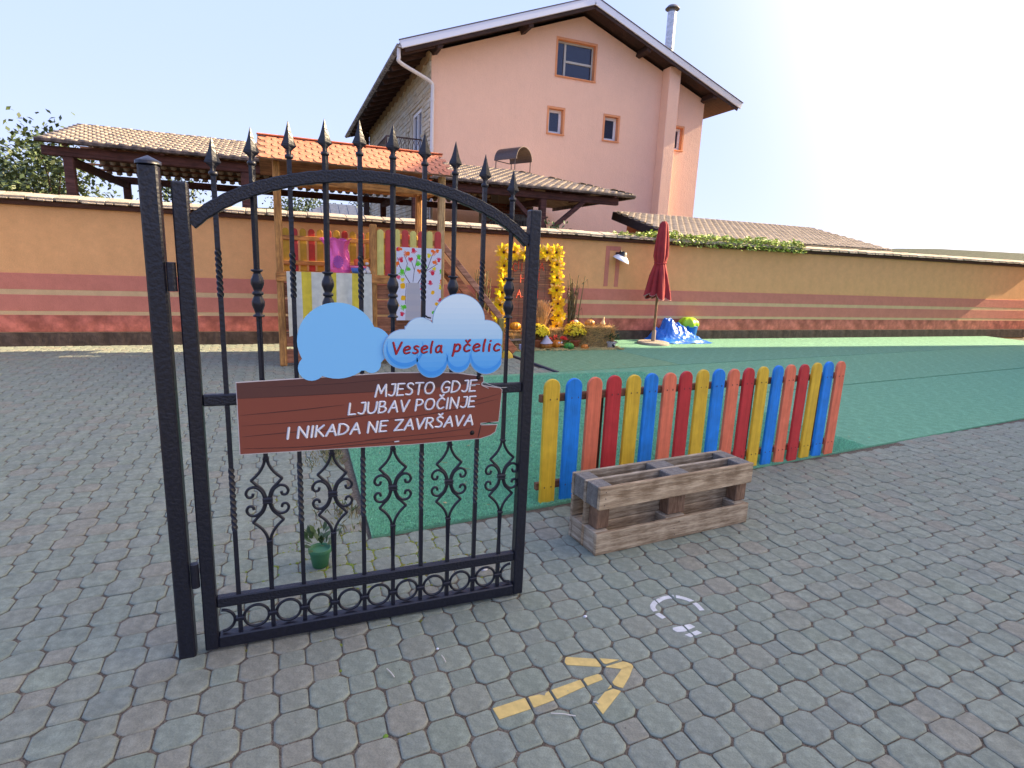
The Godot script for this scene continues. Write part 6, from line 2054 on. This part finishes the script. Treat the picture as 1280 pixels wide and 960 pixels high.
	gm.ball(Vector3(5.455, 0.035, -9.675), Vector3(0.022, 0.016, 0.012)); gm.ball(Vector3(5.46, 0.085, -9.683), Vector3(0.012, 0.012, 0.01))  # two dark marks at the right of the front
	part(p, "face", gm, mat("eye_black", Color.WHITE))
	pumpkin("tan round pumpkin lying on top of the brown sided straw bale", Vector3(5.69, 0.415, -10.10), 0.098, 0.75, Color(0.56, 0.24, 0.05))
	p = pumpkin("small red and white pumpkin peeping over the right chrysanthemums", Vector3(5.42, 0.40, -10.28), 0.075, 0.85, Color(0.70, 0.10, 0.03))
	var wh := MB.new()
	wh.ball(Vector3(5.455, 0.478, -10.25), Vector3(0.055, 0.056, 0.06), 14, 8)
	part(p, "white_half", wh, mat("gourd_white", Color(0.72, 0.58, 0.40), 0.5))
	pumpkin("bright orange pumpkin on the straw bale beside the crate at the left", Vector3(4.13, 0.335, -10.18), 0.105, 0.78, Color(0.86, 0.34, 0.01))
	var gd := thing("gourd", "pale long necked gourd standing on the right end of the brown sided bale", "gourd", Vector3(5.98, 0.42, -10.08))
	var g := MB.new()
	g.lathe([Vector2(0.0, 0.42), Vector2(0.045, 0.43), Vector2(0.055, 0.465), Vector2(0.03, 0.51), Vector2(0.017, 0.55), Vector2(0.016, 0.585), Vector2(0.0, 0.60)], 14, Transform3D(Basis(Vector3(0, 0, 1), -0.15), Vector3(5.905, 0.02, -10.08)))
	part(gd, "flesh", g, mat("gourd_pale", Color(0.70, 0.46, 0.20), 0.5))
	# dried sheaf behind the left pot
	var sh := thing("dried_sheaf", "pale sheaf of dried grasses standing between the arch and the left chrysanthemums", "dried grass", Vector3(4.70, 0.3, -10.2))
	var sm := MB.new()
	for i in 240:
		var b := Vector3(4.70 + jit(0.03), 0.30, -10.22 + jit(0.03))
		var e := b + Vector3(rng.randfn() * 0.085, rng.randf_range(0.3, 0.62), rng.randfn() * 0.06)
		var f := rng.randf_range(0.7, 1.2)
		sm.col = Color(0.66 * f, 0.42 * f, 0.20 * f)
		sm.tube([b, b.lerp(e, 0.6) + Vector3(0, 0.03, 0), e], [0.003, 0.0025, 0.006], 3)
	part(sh, "stems", sm, vmat("straw", 0.8), true, true)
	# crate with lettering, blue box
	var cr := thing("wooden_crate", "tilted wooden crate of straw with carved letters at the left of the display", "crate", Vector3(4.12, 0, -10.0))
	var R := Basis(Vector3(0, 0, 1), 0.06) * Basis(Vector3(1, 0, 0), -0.12)
	var cm := mat("crate_wood", Color(0.55, 0.36, 0.15), 0.85, "grain_x", 2.0, 0.6)
	for e in [[Vector3(0, 0.09, 0.10), Vector3(0.36, 0.16, 0.015)], [Vector3(0, 0.09, -0.10), Vector3(0.36, 0.16, 0.015)], [Vector3(-0.18, 0.09, 0), Vector3(0.015, 0.16, 0.2)], [Vector3(0.18, 0.09, 0), Vector3(0.015, 0.16, 0.2)], [Vector3(0, 0.012, 0), Vector3(0.36, 0.015, 0.2)]]:
		var m := MB.new()
		m.box(Vector3(4.12, 0.025, -10.0) + R * e[0], e[1], 0.003, R)
		part(cr, "crate_board", m, cm)
	var lid := MB.new()
	lid.box(Vector3(4.12, 0.215, -9.98), Vector3(0.40, 0.022, 0.25), 0.004, R * Basis(Vector3(1, 0, 0), 0.35))
	part(cr, "lid", lid, mat("crate_grey", Color(0.38, 0.30, 0.24), 0.9, "grain_x", 2.0, 0.6))
	var le := MB.new()
	lettering(le, "JESEN", Vector3.ZERO, 0.085, 0.013, Transform3D(R * Basis(Vector3(0.92, 0, 0), Vector3(0, 1, 0), Vector3(0, 0, 1)), Vector3(4.12, 0.025, -10.0) + R * Vector3(-0.15, 0.05, 0.1085)), 0.0)
	part(cr, "lettering", le, mat("crate_letters", Color(0.17, 0.085, 0.03), 0.8))
	var st := MB.new()
	straw(st, Vector3(4.12, 0.24, -10.02), Vector3(0.3, 0.06, 0.16), 260)
	part(cr, "straw_fill", st, vmat("straw", 0.8), true, true)
	var ap := thing("red_apple", "small red apple lying on the crate straw at the left", "apple", Vector3(4.21, 0.27, -9.98))
	var am := MB.new(); am.ball(Vector3(4.21, 0.295, -9.98), Vector3(0.04, 0.036, 0.04))
	part(ap, "flesh", am, mat("apple_red", Color(0.70, 0.05, 0.02), 0.3))
	var asx := MB.new(); asx.tube([Vector3(4.21, 0.325, -9.98), Vector3(4.215, 0.35, -9.98)], 0.004, 5)
	part(ap, "stalk", asx, mat("pumpkin_stalk", Color.WHITE))
	var bx := thing("blue_box", "small pale and bright blue cardboard box on the turf beside the gate post", "box", Vector3(4.14, 0, -9.72))
	var bm := MB.new(); bm.box(Vector3(4.10, 0.065, -9.72), Vector3(0.10, 0.125, 0.10), 0.004)
	part(bx, "pale_half", bm, mat("box_pale", Color(0.42, 0.50, 0.78), 0.6))
	var bm2 := MB.new(); bm2.box(Vector3(4.20, 0.06, -9.72), Vector3(0.098, 0.118, 0.10), 0.004)
	part(bx, "blue_half", bm2, mat("box_blue", Color(0.03, 0.25, 0.70), 0.6))

# ------------------------------------------------------------------ parasol, tarpaulin, bin
func build_parasol() -> void:
	var c := Vector3(7.42, 0, -10.36)
	var t := thing("parasol", "closed dark red garden parasol on a wooden pole with round base", "parasol", c)
	var b := MB.new()
	b.lathe([Vector2(0.0, 0.0), Vector2(0.335, 0.0), Vector2(0.345, 0.015), Vector2(0.335, 0.055), Vector2(0.31, 0.065), Vector2(0.0, 0.07)], 32, Transform3D(Basis(), c))
	var base := part(t, "base", b, mat("base_stone", Color(0.42, 0.36, 0.28), 0.9, "stone", 1.5, 0.6))
	var tb := MB.new()
	tb.lathe([Vector2(0.045, 0.07), Vector2(0.045, 0.30), Vector2(0.0, 0.30)], 14, Transform3D(Basis(), c))
	part(base, "tube", tb, mat("base_tube", Color(0.30, 0.22, 0.16), 0.6))
	var po := MB.new()
	po.lathe([Vector2(0.027, 0.1), Vector2(0.027, 2.45), Vector2(0.015, 2.57), Vector2(0.0, 2.58)], 12, Transform3D(Basis(), c))
	part(t, "pole", po, mat("pole_wood", Color(0.42, 0.24, 0.11), 0.6, "grain_y", 1.5, 0.3))
	var prof := [[2.56, 0.045], [2.50, 0.085], [2.30, 0.115], [2.05, 0.135], [1.86, 0.140], [1.74, 0.118], [1.69, 0.115], [1.62, 0.135], [1.45, 0.165], [1.25, 0.195], [1.10, 0.212], [0.98, 0.220]]
	var segs := 96
	var P := []
	for i in prof.size():
		var ring := []
		var f := clampf((2.5 - prof[i][0]) / 1.5, 0.0, 1.0)
		var tie := 0.35 if prof[i][0] > 1.6 and prof[i][0] < 1.78 else 1.0
		for s in segs + 1:
			var a := TAU * (s % segs) / segs
			var k := pow(absf(sin(a * 4.0 + 0.6 + 0.5 * sin(a * 2.0))), 0.7) - 0.6
			var r: float = prof[i][1] * (1.0 + (0.16 + 0.46 * f) * k * tie + 0.14 * sin(a * 3.0 + f * 4.0) * f + 0.06 * sin(a * 13.0 + f * 9.0) * f)
			var y: float = prof[i][0]
			if i == prof.size() - 1: y += 0.09 * (0.5 - k) + 0.05 * sin(a * 2.0 + 2.0)
			ring.append(c + Vector3(cos(a) * r, y, sin(a) * r))
		P.append(ring)
	var fab := MB.new()
	var N := []
	for i in prof.size():
		var nn := []
		for s in segs + 1:
			var du: Vector3 = P[i][(s + 1) % segs] - P[i][(s - 1 + segs) % segs]
			var dv: Vector3 = P[min(i + 1, prof.size() - 1)][s] - P[max(i - 1, 0)][s]
			nn.append(du.cross(dv).normalized() * -1.0)
		N.append(nn)
	for i in prof.size() - 1:
		for s in segs:
			var o: Vector3 = P[i][s] - Vector3(c.x, P[i][s].y, c.z)
			var sg := 1.0 if N[i][s].dot(o) > 0.0 else -1.0
			fab.quadn(P[i][s], P[i][s + 1], P[i + 1][s + 1], P[i + 1][s], N[i][s] * sg, N[i][s + 1] * sg, N[i + 1][s + 1] * sg, N[i + 1][s] * sg)
	for s in segs: fab.tri(c + Vector3(0, 2.56, 0), P[0][s], P[0][s + 1], Vector3.UP)
	var fm := mat("parasol_red", Color(0.38, 0.028, 0.032), 0.85, "cloth", 2.0, 0.4)
	var can := part(t, "canopy", fab, fm)
	var hem := MB.new()
	var hp := []
	for s in segs + 1: hp.append(P[prof.size() - 1][s])
	hem.tube(hp, 0.006, 5, false)
	part(can, "hem", hem, mat("hem_pale", Color(0.45, 0.28, 0.22), 0.9))
	var st := MB.new()
	var sp := []
	for s in 33:
		var a := TAU * s / 32.0
		sp.append(c + Vector3(cos(a) * 0.125, 1.71 + 0.015 * sin(a * 2.0), sin(a) * 0.125))
	st.tube(sp, 0.012, 6, false)
	part(can, "strap", st, fm)
	# tarpaulin: a crumpled heap
	var tp := thing("blue_tarpaulin", "crumpled shiny blue tarpaulin heaped by the wall behind the parasol base", "tarpaulin", Vector3(8.1, 0, -10.8))
	var n1 := FastNoiseLite.new(); n1.seed = 21; n1.frequency = 2.6; n1.fractal_type = FastNoiseLite.FRACTAL_RIDGED; n1.fractal_octaves = 3
	var tm := MB.new()
	var NX := 76
	var NZ := 44
	var H := []
	for j in NZ + 1:
		var row := []
		for i in NX + 1:
			var x := 7.60 + 1.35 * i / NX
			var z := -11.0 + 0.72 * j / NZ
			var e := 0.30 * exp(-pow((x - 8.04) / 0.17, 2.0) - pow((z + 10.78) / 0.22, 2.0)) + 0.20 * exp(-pow((x - 8.32) / 0.24, 2.0) - pow((z + 10.74) / 0.24, 2.0)) + 0.14 * exp(-pow((x - 7.78) / 0.12, 2.0) - pow((z + 10.8) / 0.2, 2.0)) + 0.09 * exp(-pow((x - 8.62) / 0.2, 2.0) - pow((z + 10.66) / 0.2, 2.0))
			var edge: float = min(min(i, NX - i) / 5.0, min(j, NZ - j) / 5.0)
			var rag := 0.5 + 0.5 * sin(x * 11.0) * sin(z * 13.0)
			var y: float = (e * 1.25 + 0.05) * clampf(edge + rag - 0.5, 0.0, 1.0) * (0.75 + 0.5 * (n1.get_noise_2d(x, z) * 0.5 + 0.5)) + 0.055 * (n1.get_noise_2d(x * 1.7 + 5.0, z * 1.7)) * clampf(e * 6.0, 0.0, 1.0)
			row.append(Vector3(x + 0.02 * n1.get_noise_2d(x + 9.0, z), max(0.014, y), z))
		H.append(row)
	for j in NZ:
		for i in NX:
			var c4 := []
			for e in [[0, 0], [1, 0], [1, 1], [0, 1]]:
				var ii: int = i + e[0]
				var jj: int = j + e[1]
				var dx: Vector3 = H[jj][min(ii + 1, NX)] - H[jj][max(ii - 1, 0)]
				var dz: Vector3 = H[min(jj + 1, NZ)][ii] - H[max(jj - 1, 0)][ii]
				c4.append(dz.cross(dx).normalized())
			tm.quadn(H[j][i], H[j][i + 1], H[j + 1][i + 1], H[j + 1][i], c4[0], c4[1], c4[2], c4[3])
	part(tp, "sheet", tm, mat("tarp_blue", Color(0.012, 0.19, 0.74), 0.36, "hammer", 3.0, 0.9))
	var g := thing("bucket", "blue bucket with a lime green bag on top by the wall", "bucket", Vector3(8.72, 0, -10.88))
	var bk := MB.new()
	bk.lathe([Vector2(0.0, 0.012), Vector2(0.16, 0.012), Vector2(0.205, 0.34), Vector2(0.215, 0.35), Vector2(0.2, 0.36), Vector2(0.0, 0.33)], 24, Transform3D(Basis(), Vector3(8.72, 0, -10.86)))
	part(g, "bucket_body", bk, mat("bucket_blue", Color(0.01, 0.15, 0.42), 0.35))
	var gb := MB.new()
	gb.lathe([Vector2(0.20, 0.33), Vector2(0.23, 0.38), Vector2(0.21, 0.46), Vector2(0.12, 0.53), Vector2(0.0, 0.54)], 30, Transform3D(Basis(), Vector3(8.70, 0, -10.86)), 0.25, 7)
	part(g, "green_bag", gb, mat("bag_lime", Color(0.36, 0.62, 0.02), 0.4))

# ------------------------------------------------------------------ small things on the ground
func build_small() -> void:
	var straws := [[0.855, -1.60, 0.935, -1.56, "pale dry stalk lying across the pavers below the yellow arrow"], [0.335, -2.02, 0.355, -1.965, "short dry stalk on the brown stained pavers at the lower left"], [0.560, -2.03, 0.566, -1.985, "thin white stalk on the pavers in the lower middle"], [1.03, -1.60, 1.045, -1.585, "tiny pale splinter beside the lower stroke of the yellow arrow"]]
	for s in straws:
		var m := MB.new()
		m.tube([Vector3(s[0], 0.006, s[1]), Vector3((s[0] + s[2]) / 2, 0.009, (s[1] + s[3]) / 2), Vector3(s[2], 0.005, s[3])], 0.0022, 6)
		tagged("dry_stalk", m, mat("stalk_pale", Color(0.58, 0.53, 0.45), 0.8), s[4], "dry stalk", "dry stalks on the pavers")
	var lit := [[1.26, -2.085, 0.011, "small white paper scrap on a paver left of the painted loop"], [0.945, -2.62, 0.022, "flat white stone on the pavers behind the lower gate rail"], [0.555, -2.075, 0.006, "tiny white crumb on a paver below the gate"], [0.45, -2.42, 0.010, "small white pebble under the bottom rail of the gate"]]
	for s in lit:
		var m := MB.new()
		m.ball(Vector3(s[0], 0.005, s[1]), Vector3(s[2], 0.005, s[2] * 0.6), 9, 5)
		tagged("litter", m, mat("litter_white", Color(0.74, 0.74, 0.78), 0.6), s[3], "litter", "white litter on the pavers")
	# crumbs of grit in the joints
	var gr := MB.new()
	for i in 2600:
		var p := Vector3(rng.randf_range(-0.3, 2.4), 0.0, rng.randf_range(-3.1, -1.25))
		var on := false
		for q in pave:
			if absf(q[0][0].x - p.x) < 0.2 and Geometry2D.is_point_in_polygon(Vector2(p.x, -p.z), q[0]): on = true; break
		if on and rng.randf() > 0.06: continue
		p.y = 0.001 if on else -0.005
		var f := rng.randf_range(0.5, 1.3)
		gr.col = Color(0.26 * f, 0.23 * f, 0.19 * f)
		gr.box(p, Vector3(1, 0.8, 1.2) * rng.randf_range(0.0015, 0.004), 0.0, Basis(Vector3(1, 1, 0).normalized(), jit(2)))
	var gm := tagged("grit", gr, vmat("grit", 0.9), "scattered grit and crumbs on the grey pavers", "grit", "", true)
	gm.set_meta("kind", "stuff")
	# weeds at the left edge of the turf
	var wd := MB.new()
	for i in 2400:
		var f := pow(rng.randf(), 0.7)
		var z := lerpf(-3.2, -7.4, f)
		var x := 0.40 - absf(rng.randfn()) * (0.10 + 0.05 * f) + 0.02 * f
		if sin(z * 5.0) + sin(z * 2.3 + 1.0) < -0.2: continue
		var g := rng.randf_range(0.6, 1.3)
		wd.col = Color(0.22 * g, 0.19 * g, 0.085 * g) if rng.randf() < 0.72 else Color(0.10 * g, 0.14 * g, 0.045 * g)
		wd.leaf(Vector3(x, 0.0, z), Vector3(jit(0.8), 0.5 + rng.randf() * 0.7, jit(0.8)).normalized(), Vector3(jit(1), 0.4, 1).normalized(), rng.randf_range(0.03, 0.085), 0.009)
	var wm := tagged("weeds", wd, vmat("leaf", 0.55, "", 1, 0, 0.35), "dry grass and weeds along the left edge of the green turf", "weeds", "", true)
	wm.set_meta("kind", "stuff")
	# bits of leaf and straw blown onto the turf
	var db := MB.new()
	for i in 150:
		var p := Vector3(rng.randf_range(0.6, 6.0), 0.026, rng.randf_range(-9.6, -3.3))
		var g := rng.randf_range(0.6, 1.2)
		db.col = Color(0.42 * g, 0.33 * g, 0.16 * g)
		if rng.randf() < 0.25: db.leaf(p, Vector3(jit(1), 0.1, jit(1)).normalized(), Vector3(jit(0.3), 1, jit(0.3)).normalized(), rng.randf_range(0.02, 0.04), 0.018)
		else: db.tube([p, p + Vector3(jit(0.05), 0.003, jit(0.05))], 0.0018, 4)
	var dm := tagged("leaf_litter", db, vmat("straw", 0.8), "small bits of dry leaf and straw blown across the green turf", "leaf litter", "", true)
	dm.set_meta("kind", "stuff")
	var pot := potted("small green plastic pot with leaves on the pavers at the left", Vector3(0.14, 0.002, -2.92), 0.055, 0.10, Color(0.05, 0.20, 0.09), Vector3(0.08, 0.08, 0.08), 40, Color(0, 0, 0), "pot_green")
	pot.set_meta("category", "plant pot")
